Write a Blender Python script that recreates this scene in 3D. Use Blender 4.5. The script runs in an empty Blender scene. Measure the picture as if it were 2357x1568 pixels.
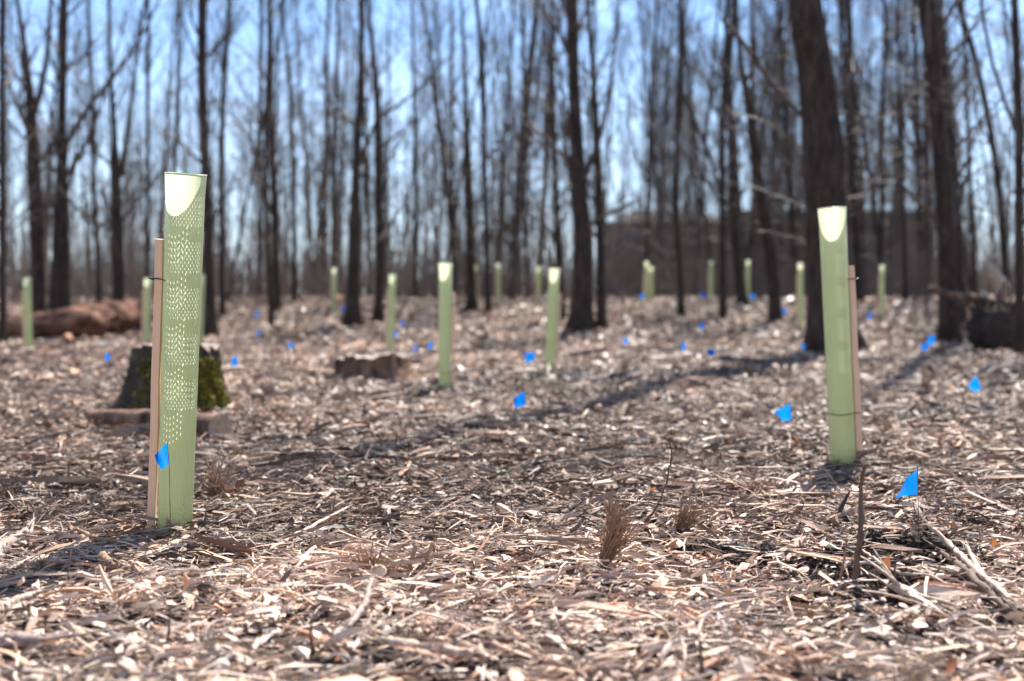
import bpy, math
import numpy as np
from mathutils import Vector

# ------------------------------------------------------------------ camera, light, exposure
S = bpy.context.scene
COL = S.collection
CAM_H = 0.79
FPX = 2291.0            # focal length in pixels of a 2357 px wide picture
CX, HY = 1178.5, 690.0  # principal column, horizon row in that picture
cam_d = bpy.data.cameras.new("camera")
cam = bpy.data.objects.new("camera", cam_d); COL.objects.link(cam)
cam.location = (0, 0, CAM_H); cam.rotation_euler = (math.radians(90), 0, 0)
cam_d.sensor_width = 36.0; cam_d.lens = 36.0 * FPX / 2357.0
cam_d.shift_y = -(784.0 - HY) / 2357.0
cam_d.clip_start = 0.05; cam_d.clip_end = 3000
cam_d.dof.use_dof = True; cam_d.dof.focus_distance = 3.2; cam_d.dof.aperture_fstop = 1.4
S.camera = cam

SUN_EL, SUN_AZ = math.radians(53), math.radians(22)   # azimuth to the right of the view direction
world = bpy.data.worlds.new("World"); S.world = world; world.use_nodes = True
nt = world.node_tree; bg = nt.nodes["Background"]
sky = nt.nodes.new("ShaderNodeTexSky"); sky.sky_type = 'NISHITA'; sky.sun_disc = False
sky.sun_elevation = SUN_EL; sky.sun_rotation = SUN_AZ
sky.air_density = 0.9; sky.dust_density = 0.0; sky.ozone_density = 3.6
# thin clouds, set by direction
geo = nt.nodes.new("ShaderNodeTexCoord")
mp = nt.nodes.new("ShaderNodeMapping"); mp.inputs['Scale'].default_value = (1.6, 1.6, 6.0)
nz = nt.nodes.new("ShaderNodeTexNoise"); nz.inputs['Scale'].default_value = 2.2; nz.inputs['Detail'].default_value = 6
rp = nt.nodes.new("ShaderNodeValToRGB"); rp.color_ramp.elements[0].position = 0.5; rp.color_ramp.elements[1].position = 0.72
rp.color_ramp.elements[1].color = (0.45, 0.45, 0.45, 1)
mx = nt.nodes.new("ShaderNodeMix"); mx.data_type = 'RGBA'
mx.inputs[7].default_value = (6.4, 7.6, 9.4, 1)
L = nt.links.new
L(geo.outputs['Generated'], mp.inputs['Vector']); L(mp.outputs[0], nz.inputs['Vector']); L(nz.outputs['Fac'], rp.inputs['Fac'])
sz = nt.nodes.new("ShaderNodeSeparateXYZ"); L(geo.outputs['Generated'], sz.inputs[0])
hm = nt.nodes.new("ShaderNodeMapRange"); hm.inputs[1].default_value = 0.0; hm.inputs[2].default_value = 0.26; hm.inputs[3].default_value = 0.58; hm.inputs[4].default_value = 0.0
L(sz.outputs['Z'], hm.inputs[0])
mxm = nt.nodes.new("ShaderNodeMath"); mxm.operation = 'MAXIMUM'; L(hm.outputs[0], mxm.inputs[0]); L(rp.outputs['Color'], mxm.inputs[1])
L(mxm.outputs[0], mx.inputs[0]); L(sky.outputs[0], mx.inputs[6]); L(mx.outputs[2], bg.inputs['Color'])
bg.inputs['Strength'].default_value = 0.092

sun_d = bpy.data.lights.new("sun", 'SUN'); sun_d.energy = 5.0; sun_d.angle = math.radians(0.53); sun_d.color = (1.0, 0.95, 0.88)
sun = bpy.data.objects.new("sun", sun_d); COL.objects.link(sun)
SV = Vector((math.sin(SUN_AZ) * math.cos(SUN_EL), math.cos(SUN_AZ) * math.cos(SUN_EL), math.sin(SUN_EL)))
sun.rotation_euler = SV.to_track_quat('Z', 'Y').to_euler(); sun.location = (0, 0, 40)
vs = S.view_settings; vs.view_transform = 'Standard'; vs.look = 'None'; vs.gamma = 1; vs.use_curve_mapping = False
vs.exposure = 1.42
S.render.engine = 'CYCLES'
S.cycles.use_denoising = True
S.cycles.max_bounces = 8; S.cycles.diffuse_bounces = 4; S.cycles.transmission_bounces = 6; S.cycles.transparent_max_bounces = 8
S.cycles.sample_clamp_indirect = 6

R = np.random.default_rng(11)

# ------------------------------------------------------------------ noise and terrain
_perm = np.random.default_rng(5).random((64, 64))
def vnoise(x, y):
    x = np.asarray(x, float); y = np.asarray(y, float)
    xi = np.floor(x).astype(int); yi = np.floor(y).astype(int)
    fx = x - xi; fy = y - yi
    fx = fx * fx * (3 - 2 * fx); fy = fy * fy * (3 - 2 * fy)
    a = _perm[xi % 64, yi % 64]; b = _perm[(xi + 1) % 64, yi % 64]
    c = _perm[xi % 64, (yi + 1) % 64]; d = _perm[(xi + 1) % 64, (yi + 1) % 64]
    return (a * (1 - fx) + b * fx) * (1 - fy) + (c * (1 - fx) + d * fx) * fy - 0.5
def sst(t):
    t = np.clip(t, 0, 1); return t * t * (3 - 2 * t)
SOIL = [(1.0, 2.93, .17), (1.27, 3.10, .20), (0.64, 3.08, .12), (1.02, 2.72, .12)]
def soilmask(x, y):
    m = np.zeros_like(np.asarray(x, float))
    for (sx, sy, sr) in SOIL:
        q = np.hypot(x - sx, (y - sy) * 1.2) / sr
        m = np.maximum(m, sst((1.25 - q) / .6))
    return m
def gz(x, y):
    x = np.asarray(x, float); y = np.asarray(y, float)
    d = np.hypot(x, y * 1.0)
    side = x / np.maximum(d, .1)
    st = 16 + 6 * sst((-side - .15) / .2) * (y > 0)
    z = .78 * sst((d - st) / (15.0)) + .004 * np.clip(d - 32, 0, 60)
    z = z + .09 * vnoise(x * .33 + 7, y * .33) * sst((d - 2) / 6) + .035 * vnoise(x * 1.1, y * 1.1 + 3)
    z = z + .045 * vnoise(x * 4.1, y * 4.1) + .026 * vnoise(x * 11, y * 11) + .010 * vnoise(x * 27, y * 27)
    z = z + .03 * soilmask(x, y) * vnoise(x * 21, y * 21)
    return z
def ray(px, py):
    return np.array([(px - CX) / FPX, 1.0, (HY - py) / FPX])
def hit(px, py, off=0.0, dmax=70):
    """ground point seen at that pixel (off: height above ground)"""
    r = ray(px, py); t = np.linspace(.6, dmax, 9000)
    f = (CAM_H + r[2] * t) - gz(r[0] * t, t) - off
    k = np.argmax(f < 0)
    tt = t[k] if f[k] < 0 else dmax
    x, y = r[0] * tt, tt
    return np.array([x, y, float(gz(x, y))])
def atd(px, py, d):
    r = ray(px, py); return np.array([r[0] * d, d, CAM_H + r[2] * d])

# ------------------------------------------------------------------ mesh helpers
class Bag:
    """collects vertices and faces, links them as one mesh object"""
    def __init__(s): s.v = []; s.f = {}; s.n = 0; s.c = []; s.uv = {}
    def add(s, V, F, col=None, uv=None):
        V = np.asarray(V, float).reshape(-1, 3); F = np.asarray(F, int)
        s.v.append(V)
        s.c.append(np.ones((len(V), 4)) if col is None else np.asarray(col, float).reshape(-1, 4))
        k = F.shape[1]
        s.f.setdefault(k, []).append(F + s.n)
        s.uv.setdefault(k, []).append(np.zeros((len(F), k, 2)) if uv is None else uv)
        s.n += len(V)
    def addmulti(s, V, Fs, col=None, uvs=None):
        n0 = s.n
        s.add(V, Fs[0], col, None if uvs is None else uvs[0])
        for i, F in enumerate(Fs[1:]):
            F = np.asarray(F, int); k = F.shape[1]
            s.f.setdefault(k, []).append(F + n0)
            s.uv.setdefault(k, []).append(np.zeros((len(F), k, 2)) if uvs is None else uvs[i + 1])
    def mesh(s, name, smooth=True, color=False, uv=False):
        V = np.concatenate(s.v)
        me = bpy.data.meshes.new(name)
        ks = sorted(s.f); allF = [np.concatenate(s.f[k]) for k in ks]
        tot = sum(len(F) for F in allF); nl = sum(F.size for F in allF)
        me.vertices.add(len(V)); me.vertices.foreach_set('co', V.astype(np.float32).ravel())
        me.loops.add(nl); me.polygons.add(tot)
        me.loops.foreach_set('vertex_index', np.concatenate([F.ravel() for F in allF]).astype(np.int32))
        starts = []; o = 0
        for F in allF:
            starts.append(o + np.arange(len(F)) * F.shape[1]); o += F.size
        me.polygons.foreach_set('loop_start', np.concatenate(starts).astype(np.int32))
        me.polygons.foreach_set('use_smooth', np.full(tot, smooth))
        if color:
            a = me.color_attributes.new('Col', 'FLOAT_COLOR', 'POINT')
            a.data.foreach_set('color', np.concatenate(s.c).astype(np.float32).ravel())
        if uv:
            l = me.uv_layers.new(name='UVMap')
            l.data.foreach_set('uv', np.concatenate([np.concatenate(s.uv[k]).ravel() for k in ks]).astype(np.float32))
        me.update(calc_edges=True); me.validate()
        return me
    def build(s, name, mat, parent=None, smooth=True, color=False, uv=False, loc=None):
        me = s.mesh(name, smooth, color, uv); me.materials.append(mat)
        o = bpy.data.objects.new(name, me); COL.objects.link(o)
        if parent is not None: o.parent = parent
        if loc is not None: o.location = loc
        return o

def tag(o, label=None, cat=None, group=None, kind=None):
    if label: o['label'] = label
    if cat: o['category'] = cat
    if group: o['group'] = group
    if kind: o['kind'] = kind
    return o
def empty(name, loc, label, cat, group=None):
    o = bpy.data.objects.new(name, None); COL.objects.link(o); o.location = loc; o.empty_display_size = .1
    return tag(o, label, cat, group)

def rings(P, Rd, sides, jit=None, cap=True):
    """tubes along N polylines: P (N,K,3), Rd (N,K) -> verts and quad faces"""
    P = np.asarray(P, float); Rd = np.asarray(Rd, float)
    if P.ndim == 2: P = P[None]; Rd = Rd[None]
    N, K, _ = P.shape
    D = np.gradient(P, axis=1); D /= np.linalg.norm(D, axis=2, keepdims=True) + 1e-9
    md = P[:, -1] - P[:, 0]; md /= np.linalg.norm(md, axis=1, keepdims=True) + 1e-9
    ref = np.where(np.abs(md[:, 2:3]) > .8, np.array([[1., .1, 0]]), np.array([[0, .1, 1.]]))[:, None, :]
    U = np.cross(D, np.broadcast_to(ref, D.shape)); U /= np.linalg.norm(U, axis=2, keepdims=True) + 1e-9
    W = np.cross(D, U)
    a = np.arange(sides) * 2 * np.pi / sides
    rr = Rd[:, :, None] * np.ones(sides)
    if jit is not None: rr = rr * jit
    V = P[:, :, None, :] + rr[..., None] * (np.cos(a)[None, None, :, None] * U[:, :, None, :] + np.sin(a)[None, None, :, None] * W[:, :, None, :])
    i = np.arange(K - 1)[:, None] * sides; j = np.arange(sides)[None]
    j2 = (j + 1) % sides
    F = np.stack([i + j, i + j2, i + sides + j2, i + sides + j], -1).reshape(-1, 4)
    F = (F[None] + (np.arange(N) * K * sides)[:, None, None]).reshape(-1, 4)
    return V.reshape(-1, 3), F
def capfaces(V0, sides, K, N=1):
    a = np.arange(sides)[None, ::-1] + (np.arange(N) * K * sides)[:, None]
    b = np.arange(sides)[None] + ((K - 1) * sides) + (np.arange(N) * K * sides)[:, None]
    return a, b
def tube_into(bag, P, Rd, sides, jit=None, cap=True, col=None):
    V, F = rings(P, Rd, sides, jit)
    P = np.asarray(P); N, K = (1, P.shape[0]) if P.ndim == 2 else P.shape[:2]
    Fs = [F]
    if cap:
        a, b = capfaces(V, sides, K, N); Fs += [a, b]
    bag.addmulti(V, Fs, col)
def box_into(bag, x0, x1, y0, y1, z0, z1):
    V = [(x, y, z) for z in (z0, z1) for y in (y0, y1) for x in (x0, x1)]
    F = [(0, 2, 3, 1), (4, 5, 7, 6), (0, 1, 5, 4), (2, 6, 7, 3), (0, 4, 6, 2), (1, 3, 7, 5)]
    bag.add(V, F)
def resample(P, Rd, n):
    P = np.asarray(P, float); Rd = np.asarray(Rd, float)
    s = np.r_[0, np.cumsum(np.linalg.norm(np.diff(P, axis=0), axis=1))]
    t = np.linspace(0, s[-1], n)
    # smooth by a small moving average after linear resampling
    Q = np.stack([np.interp(t, s, P[:, k]) for k in range(3)], 1); q = np.interp(t, s, Rd)
    for _ in range(2):
        Q[1:-1] = .25 * Q[:-2] + .5 * Q[1:-1] + .25 * Q[2:]
    return Q, q

# ------------------------------------------------------------------ materials
def newmat(name):
    m = bpy.data.materials.new(name); m.use_nodes = True
    n = m.node_tree; p = n.nodes["Principled BSDF"]
    return m, n, p
def nd(n, t, **kw):
    x = n.nodes.new(t)
    for k, v in kw.items():
        if k in x.inputs: x.inputs[k].default_value = v
        else: setattr(x, k, v)
    return x
def ramp(n, fac, stops):
    r = n.nodes.new("ShaderNodeValToRGB"); e = r.color_ramp.elements
    while len(e) < len(stops): e.new(.5)
    for i, (p, c) in enumerate(stops): e[i].position = p; e[i].color = (*c, 1)
    n.links.new(fac, r.inputs['Fac']); return r.outputs['Color']
def bump(n, p, h, strength, dist):
    b = nd(n, "ShaderNodeBump", Strength=strength, Distance=dist)
    n.links.new(h, b.inputs['Height']); n.links.new(b.outputs[0], p.inputs['Normal'])
def noisemat(name, stops, scale=(1, 1, 1), ns=5, rough=.8, bs=.6, bd=.02, detail=8, spec=.3, coord='Object'):
    m, n, p = newmat(name)
    tc = n.nodes.new("ShaderNodeTexCoord"); mpg = nd(n, "ShaderNodeMapping", Scale=scale)
    n.links.new(tc.outputs[coord], mpg.inputs['Vector'])
    t = nd(n, "ShaderNodeTexNoise", Scale=ns, Detail=detail, Roughness=.65)
    n.links.new(mpg.outputs[0], t.inputs['Vector'])
    n.links.new(ramp(n, t.outputs['Fac'], stops), p.inputs['Base Color'])
    p.inputs['Roughness'].default_value = rough; p.inputs['Specular IOR Level'].default_value = spec
    bump(n, p, t.outputs['Fac'], bs, bd)
    return m

M = {}
M['bark'] = noisemat('bark', [(.25, (.010, .006, .004)), (.5, (.044, .028, .020)), (.75, (.11, .077, .057))], (1, 1, .22), 14, .9, .9, .02)
M['bark_pale'] = noisemat('bark_pale', [(.25, (.03, .021, .016)), (.5, (.075, .055, .043)), (.75, (.14, .11, .09))], (1, 1, .22), 12, .85, .7, .02)
M['twig'] = noisemat('twig', [(.3, (.05, .034, .026)), (.7, (.115, .082, .066))], (1, 1, 1), 9, .6, .2, .01, spec=.4)
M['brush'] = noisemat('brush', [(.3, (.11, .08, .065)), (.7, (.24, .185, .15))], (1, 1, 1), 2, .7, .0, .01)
M['rot'] = noisemat('rotten_wood', [(.32, (.018, .009, .006)), (.5, (.13, .055, .034)), (.72, (.38, .21, .14))], (.35, 1, 1), 6, .9, 1, .06)
M['stumpbark'] = noisemat('stump_bark', [(.3, (.02, .015, .010)), (.55, (.09, .065, .045)), (.8, (.20, .16, .12))], (1, 1, .3), 13, .9, 1, .03)
M['stump_brown'] = noisemat('brown_stump_bark', [(.35, (.02, .012, .008)), (.5, (.14, .075, .045)), (.7, (.34, .20, .13))], (1, 1, .25), 9, .85, 1, .03)
M['cutwood'] = noisemat('cut_wood', [(.3, (.26, .16, .10)), (.7, (.50, .37, .27))], (6, 6, 6), 6, .75, .4, .005)
M['oldcut'] = noisemat('old_cut', [(.3, (.14, .10, .08)), (.7, (.42, .33, .28))], (6, 6, 6), 3, .7, .4, .01)
M['moss'] = noisemat('moss', [(.3, (.04, .038, .006)), (.7, (.34, .27, .04))], (1, 1, 1), 40, 1, .8, .01)
M['stake'] = noisemat('stake_wood', [(.3, (.72, .45, .29)), (.7, (.80, .54, .37))], (30, 30, 1.2), 4, .7, .25, .002)
M['stick'] = noisemat('stick_bark', [(.3, (.05, .032, .024)), (.7, (.17, .105, .075))], (1, 1, .4), 60, .7, .6, .003)
M['tornwood'] = noisemat('torn_wood', [(.3, (.24, .15, .10)), (.7, (.55, .43, .34))], (1, 1, 1), 50, .6, .6, .004)
M['fibre'] = noisemat('fibre', [(.3, (.14, .075, .042)), (.7, (.38, .23, .14))], (1, 1, 1), 30, .6, .2, .003)
M['soilclod'] = noisemat('dark_soil', [(.3, (.018, .013, .010)), (.7, (.085, .060, .045))], (1, 1, 1), 50, .95, 1, .01)
M['brick'] = noisemat('brown_wall', [(.3, (.11, .078, .064)), (.7, (.19, .135, .112))], (1, 1, 1), 1.5, .9, .2, .02)
M['roof'] = noisemat('roof_shingle', [(.3, (.045, .032, .028)), (.7, (.08, .06, .052))], (1, 1, 1), 2, .9, .3, .02)
M['trim'] = noisemat('pale_trim', [(.3, (.35, .32, .3)), (.7, (.45, .42, .4))], (1, 1, 1), 2, .7, .1, .01)
mm, n_, p_ = newmat('window_glass'); p_.inputs['Base Color'].default_value = (.05, .07, .09, 1); p_.inputs['Roughness'].default_value = .15; M['glass'] = mm
mm, n_, p_ = newmat('black_plastic'); p_.inputs['Base Color'].default_value = (.012, .012, .012, 1); p_.inputs['Roughness'].default_value = .4; M['black'] = mm
mm, n_, p_ = newmat('wire'); p_.inputs['Base Color'].default_value = (.10, .07, .06, 1); p_.inputs['Roughness'].default_value = .5; p_.inputs['Metallic'].default_value = .6; M['wire'] = mm

def translucent(name, cd, ct, w, gloss=.08, rough=.35, var=0.0, stripes=False):
    m = bpy.data.materials.new(name); m.use_nodes = True; n = m.node_tree
    for x in list(n.nodes): n.nodes.remove(x)
    out = nd(n, "ShaderNodeOutputMaterial"); d = nd(n, "ShaderNodeBsdfDiffuse"); t = nd(n, "ShaderNodeBsdfTranslucent")
    g = nd(n, "ShaderNodeBsdfGlossy", Roughness=rough); a = nd(n, "ShaderNodeMixShader", Fac=w); b = nd(n, "ShaderNodeMixShader")
    d.inputs['Color'].default_value = (*cd, 1); t.inputs['Color'].default_value = (*ct, 1)
    if var:
        tc = n.nodes.new("ShaderNodeTexCoord"); z = nd(n, "ShaderNodeTexNoise", Scale=9.0, Detail=5)
        mpg = nd(n, "ShaderNodeMapping", Scale=(1, 1, .5)); n.links.new(tc.outputs['Object'], mpg.inputs['Vector']); n.links.new(mpg.outputs[0], z.inputs['Vector'])
        c = ramp(n, z.outputs['Fac'], [(.3, tuple(v * (1 - var) for v in cd)), (.7, tuple(min(1, v * (1 + var)) for v in cd))])
        n.links.new(c, d.inputs['Color'])
        if stripes:   # the flutes of the plastic sheet
            gr = n.nodes.new('ShaderNodeTexGradient'); gr.gradient_type = 'RADIAL'; n.links.new(tc.outputs['Object'], gr.inputs['Vector'])
            m1 = nd(n, 'ShaderNodeMath', operation='MULTIPLY'); m1.inputs[1].default_value = 6.28318 * 72; n.links.new(gr.outputs['Fac'], m1.inputs[0])
            m2 = nd(n, 'ShaderNodeMath', operation='SINE'); n.links.new(m1.outputs[0], m2.inputs[0])
            m3 = nd(n, 'ShaderNodeMapRange'); m3.inputs[1].default_value = -1; m3.inputs[3].default_value = .78; m3.inputs[4].default_value = 1.1; n.links.new(m2.outputs[0], m3.inputs[0])
            for src, dst, colr in ((c, d, None), (None, t, ct)):
                vm = nd(n, 'ShaderNodeVectorMath', operation='SCALE'); n.links.new(m3.outputs[0], vm.inputs['Scale'])
                if src is not None: n.links.new(src, vm.inputs[0])
                else: vm.inputs[0].default_value = colr
                # mud splashed up from the ground
                sz_ = nd(n, 'ShaderNodeSeparateXYZ'); n.links.new(tc.outputs['Object'], sz_.inputs[0])
                zn = nd(n, 'ShaderNodeTexNoise', Scale=140.0, Detail=6); n.links.new(tc.outputs['Object'], zn.inputs['Vector'])
                ms_ = nd(n, 'ShaderNodeMapRange'); ms_.inputs[1].default_value = .0; ms_.inputs[2].default_value = .16; ms_.inputs[3].default_value = .13; ms_.inputs[4].default_value = -.06; n.links.new(sz_.outputs['Z'], ms_.inputs[0])
                ad = nd(n, 'ShaderNodeMath', operation='ADD'); n.links.new(ms_.outputs[0], ad.inputs[0]); n.links.new(zn.outputs['Fac'], ad.inputs[1])
                mr_ = nd(n, 'ShaderNodeMapRange'); mr_.inputs[1].default_value = .56; mr_.inputs[2].default_value = .66; mr_.inputs[4].default_value = .22; n.links.new(ad.outputs[0], mr_.inputs[0])
                mm_ = nd(n, 'ShaderNodeMix', data_type='RGBA'); mm_.inputs[7].default_value = (.12, .085, .06, 1)
                n.links.new(mr_.outputs[0], mm_.inputs[0]); n.links.new(vm.outputs[0], mm_.inputs[6]); n.links.new(mm_.outputs[2], dst.inputs['Color'])
    fr = nd(n, "ShaderNodeFresnel", IOR=1.45)
    mu = nd(n, "ShaderNodeMath", operation='MULTIPLY'); mu.inputs[1].default_value = gloss / .04
    n.links.new(fr.outputs[0], mu.inputs[0]); mu.use_clamp = True
    n.links.new(d.outputs[0], a.inputs[1]); n.links.new(t.outputs[0], a.inputs[2])
    n.links.new(a.outputs[0], b.inputs[1]); n.links.new(g.outputs[0], b.inputs[2]); n.links.new(mu.outputs[0], b.inputs[0])
    n.links.new(b.outputs[0], out.inputs['Surface'])
    return m
M['tube'] = translucent('shelter_plastic', (.37, .42, .20), (.86, .90, .66), .46, .03, .4, .10, True)
M['rim'] = translucent('shelter_rim', (.62, .70, .45), (.7, .8, .5), .4, .04, .3)
M['flag'] = translucent('flag_plastic', (.004, .17, .66), (.004, .24, .85), .5, .004, .5)

# mulch chips: colour from the vertex colour of each chip, fibres from its UV
m, n, p = newmat('wood_chips')
at = nd(n, "ShaderNodeVertexColor"); at.layer_name = 'Col'
uvn = nd(n, "ShaderNodeUVMap"); mpg = nd(n, "ShaderNodeMapping", Scale=(1.3, 9, 1)); n.links.new(uvn.outputs[0], mpg.inputs['Vector'])
tx = nd(n, "ShaderNodeTexNoise", Scale=1.6, Detail=4, Roughness=.7); n.links.new(mpg.outputs[0], tx.inputs['Vector'])
rc = ramp(n, tx.outputs['Fac'], [(.3, (.55, .52, .5)), (.65, (1.1, 1.1, 1.1))])
mul = nd(n, "ShaderNodeMix", data_type='RGBA', blend_type='MULTIPLY'); mul.inputs[0].default_value = 1
n.links.new(at.outputs['Color'], mul.inputs[6]); n.links.new(rc, mul.inputs[7]); n.links.new(mul.outputs[2], p.inputs['Base Color'])
p.inputs['Roughness'].default_value = .55; p.inputs['Specular IOR Level'].default_value = .4
bump(n, p, tx.outputs['Fac'], .5, .003); M['chips'] = m
t2 = nd(n, 'ShaderNodeTexNoise', Scale=.12, Detail=0); n.links.new(uvn.outputs[0], t2.inputs['Vector'])
mr = nd(n, 'ShaderNodeMapRange'); mr.inputs[1].default_value = .35; mr.inputs[2].default_value = .6; mr.inputs[3].default_value = .28; mr.inputs[4].default_value = .7
n.links.new(t2.outputs['Fac'], mr.inputs[0]); n.links.new(mr.outputs[0], p.inputs['Roughness'])

# leaves: same idea, a little translucent
M['leaf'] = translucent('dead_leaf', (.30, .12, .05), (.45, .17, .05), .35, .05, .4, .3)

# ground litter
m, n, p = newmat('forest_floor')
tc = n.nodes.new("ShaderNodeTexCoord")
n1 = nd(n, "ShaderNodeTexNoise", Scale=38.0, Detail=8, Roughness=.75); n2 = nd(n, "ShaderNodeTexNoise", Scale=.8, Detail=4)
vr = nd(n, "ShaderNodeTexVoronoi", Scale=45.0); vr.inputs['Randomness'].default_value = 1
ms = nd(n, "ShaderNodeMapping", Scale=(1, 1.7, 1)); n.links.new(tc.outputs['Object'], ms.inputs['Vector'])
for q in (n1, n2, vr): n.links.new(ms.outputs[0], q.inputs['Vector'])
c1 = ramp(n, n1.outputs['Fac'], [(.3, (.014, .009, .006)), (.5, (.055, .034, .024)), (.68, (.18, .12, .085))])
c2 = ramp(n, vr.outputs['Color'], [(.2, (.04, .025, .018)), (.6, (.15, .10, .072)), (.9, (.42, .32, .25))])
mix = nd(n, "ShaderNodeMix", data_type='RGBA'); mix.inputs[0].default_value = .5
n.links.new(c1, mix.inputs[6]); n.links.new(c2, mix.inputs[7])
ca = nd(n, "ShaderNodeVertexColor"); ca.layer_name = 'Col'     # red = fresh dark soil
mix2 = nd(n, "ShaderNodeMix", data_type='RGBA'); sp = nd(n, "ShaderNodeSeparateColor")
n.links.new(ca.outputs['Color'], sp.inputs[0]); n.links.new(sp.outputs[0], mix2.inputs[0])
n.links.new(mix.outputs[2], mix2.inputs[6])
n.links.new(ramp(n, n1.outputs['Fac'], [(.3, (.012, .009, .007)), (.7, (.05, .036, .028))]), mix2.inputs[7])
n.links.new(mix2.outputs[2], p.inputs['Base Color']); p.inputs['Roughness'].default_value = .9; p.inputs['Specular IOR Level'].default_value = .2
bump(n, p, n1.outputs['Fac'], .9, .02); M['ground'] = m

# ------------------------------------------------------------------ ground
def build_ground():
    nr, na = 420, 560
    r = np.r_[0.0, np.geomspace(.35, 30, nr - 60), np.geomspace(31, 400, 59)]
    a = np.r_[np.linspace(-.75, .75, 400), np.linspace(.77, 2 * np.pi - .77, na - 400)]   # finer towards the clearing
    X = r[:, None] * np.sin(a)[None]; Y = r[:, None] * np.cos(a)[None]
    Z = gz(X, Y)
    V = np.stack([X, Y, Z], -1)
    i = np.arange(len(r) - 1)[:, None] * na; j = np.arange(na)[None]; j2 = (j + 1) % na
    F = np.stack([i + j, i + na + j, i + na + j2, i + j2], -1).reshape(-1, 4)[:, ::-1]
    F = F[na:]                                   # leave the degenerate innermost ring
    V0 = V.reshape(-1, 3)
    fan = np.stack([np.full(na, 0), na + np.arange(na), na + (np.arange(na) + 1) % na], -1)[:, ::-1]
    m = np.zeros((len(V0), 4)); m[:, 0] = soilmask(V0[:, 0], V0[:, 1]) * .9; m[:, 3] = 1
    b = Bag(); b.addmulti(V0, [F[:, ::-1], fan[:, ::-1]], m)
    o = b.build('ground', M['ground'], color=True); tag(o, kind='structure')
build_ground()

# ------------------------------------------------------------------ mulch (uncountable chips)
PAL = np.array([(.56, .43, .34), (.66, .54, .45), (.42, .29, .215), (.30, .19, .135), (.19, .115, .08), (.10, .065, .05),
                (.36, .30, .27), (.52, .33, .22), (.78, .70, .62), (.45, .22, .12), (.05, .035, .03), (.25, .21, .19)])
PW = np.array([.17, .14, .15, .12, .12, .08, .07, .06, .07, .02, .04, .03]); PW = PW / PW.sum()
def rot_from(yaw, pitch, roll):
    cy, sy = np.cos(yaw), np.sin(yaw); cp, sp_ = np.cos(pitch), np.sin(pitch); cr, sr = np.cos(roll), np.sin(roll)
    X = np.stack([cy * cp, sy * cp, sp_], -1)
    Y0 = np.stack([-sy, cy, np.zeros_like(cy)], -1); Z0 = np.cross(X, Y0)
    Yv = Y0 * cr[:, None] + Z0 * sr[:, None]; Zv = np.cross(X, Yv)
    return X, Yv, Zv
def chips_into(bag, x, y, ln, wd, th, yaw, pitch, roll, lift, tint=1.0, rng=R, fork=.35):
    N = len(x); K = 4
    t = np.array([-.5, -.2, .18, .5])[None] * np.ones((N, 1)) + rng.normal(0, .05, (N, K))
    bend = rng.normal(0, .10, N)[:, None] * (t * t * 4 - .5); bendz = np.abs(rng.normal(0, .05, N))[:, None] * (.5 - t * t * 4)
    wprof = np.array([.45, 1., .95, .4])[None] * (1 + rng.normal(0, .22, (N, K)))
    tr = rng.random(N) < fork                       # some ends torn to a point
    wprof[tr, 3] *= .15; wprof = np.clip(wprof, .05, 1.6)
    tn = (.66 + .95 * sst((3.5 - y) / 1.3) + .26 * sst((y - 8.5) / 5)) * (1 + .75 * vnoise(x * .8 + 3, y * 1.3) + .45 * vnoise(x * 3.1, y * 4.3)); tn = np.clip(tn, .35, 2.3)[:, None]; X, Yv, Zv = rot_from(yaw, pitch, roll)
    c = (t * ln[:, None])[..., None] * X[:, None] + (bend * ln[:, None])[..., None] * Yv[:, None] + (bendz * ln[:, None])[..., None] * Zv[:, None]
    z = gz(x, y) + lift + np.abs(np.sin(pitch)) * ln * .38
    c = c + np.stack([x, y, z], -1)[:, None]
    hw = (wprof * wd[:, None] * .5)[..., None] * Yv[:, None]
    up = (th[:, None] * (1 + rng.normal(0, .25, (N, K))))[..., None] * Zv[:, None]
    sh = rng.uniform(-.5, .5, (N, 1))[..., None]
    V = np.stack([c - hw, c + hw * sh + up, c + hw], 2)          # (N,K,3 verts,3)
    i = np.arange(K - 1)[:, None] * 3
    q = []
    for k in range(3):
        k2 = (k + 1) % 3
        q.append(np.stack([i[:, 0] + k, i[:, 0] + 3 + k, i[:, 0] + 3 + k2, i[:, 0] + k2], -1))
    Fq = np.concatenate(q); Ft = np.array([[0, 1, 2], [9 + 2, 9 + 1, 9]])
    off = (np.arange(N) * K * 3)[:, None, None]
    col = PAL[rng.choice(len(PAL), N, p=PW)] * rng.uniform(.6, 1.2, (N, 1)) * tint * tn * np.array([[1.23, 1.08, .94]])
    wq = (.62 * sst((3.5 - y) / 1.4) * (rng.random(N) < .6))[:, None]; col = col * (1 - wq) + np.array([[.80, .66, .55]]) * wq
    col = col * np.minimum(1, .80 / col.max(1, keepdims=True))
    col = np.repeat(np.c_[col, np.ones(N)], K * 3, axis=0)
    uo = rng.random((N, 1, 2)) * 40
    tv = np.repeat(np.array([0, 1 / 3, 2 / 3, 1]), 3); vv = np.tile([0, .5, 1.0], 4)
    UV = np.stack([tv[None] * (ln[:, None] / .02), vv[None] * (wd[:, None] / .008)], -1) + uo
    uq = UV[:, Fq]; ut = UV[:, Ft]
    bag.addmulti(V.reshape(-1, 3), [(Fq[None] + off).reshape(-1, 4), (Ft[None] + off).reshape(-1, 3)], col,
                 [uq.reshape(-1, 4, 2), ut.reshape(-1, 3, 2)])
def scatter(n, d0, d1, spread=.62):
    u = R.random(n); d = np.sqrt(d0 * d0 + u * (d1 * d1 - d0 * d0))
    x = R.uniform(-1, 1, n) * (spread * d + .4); y = d
    return x, y
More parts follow.
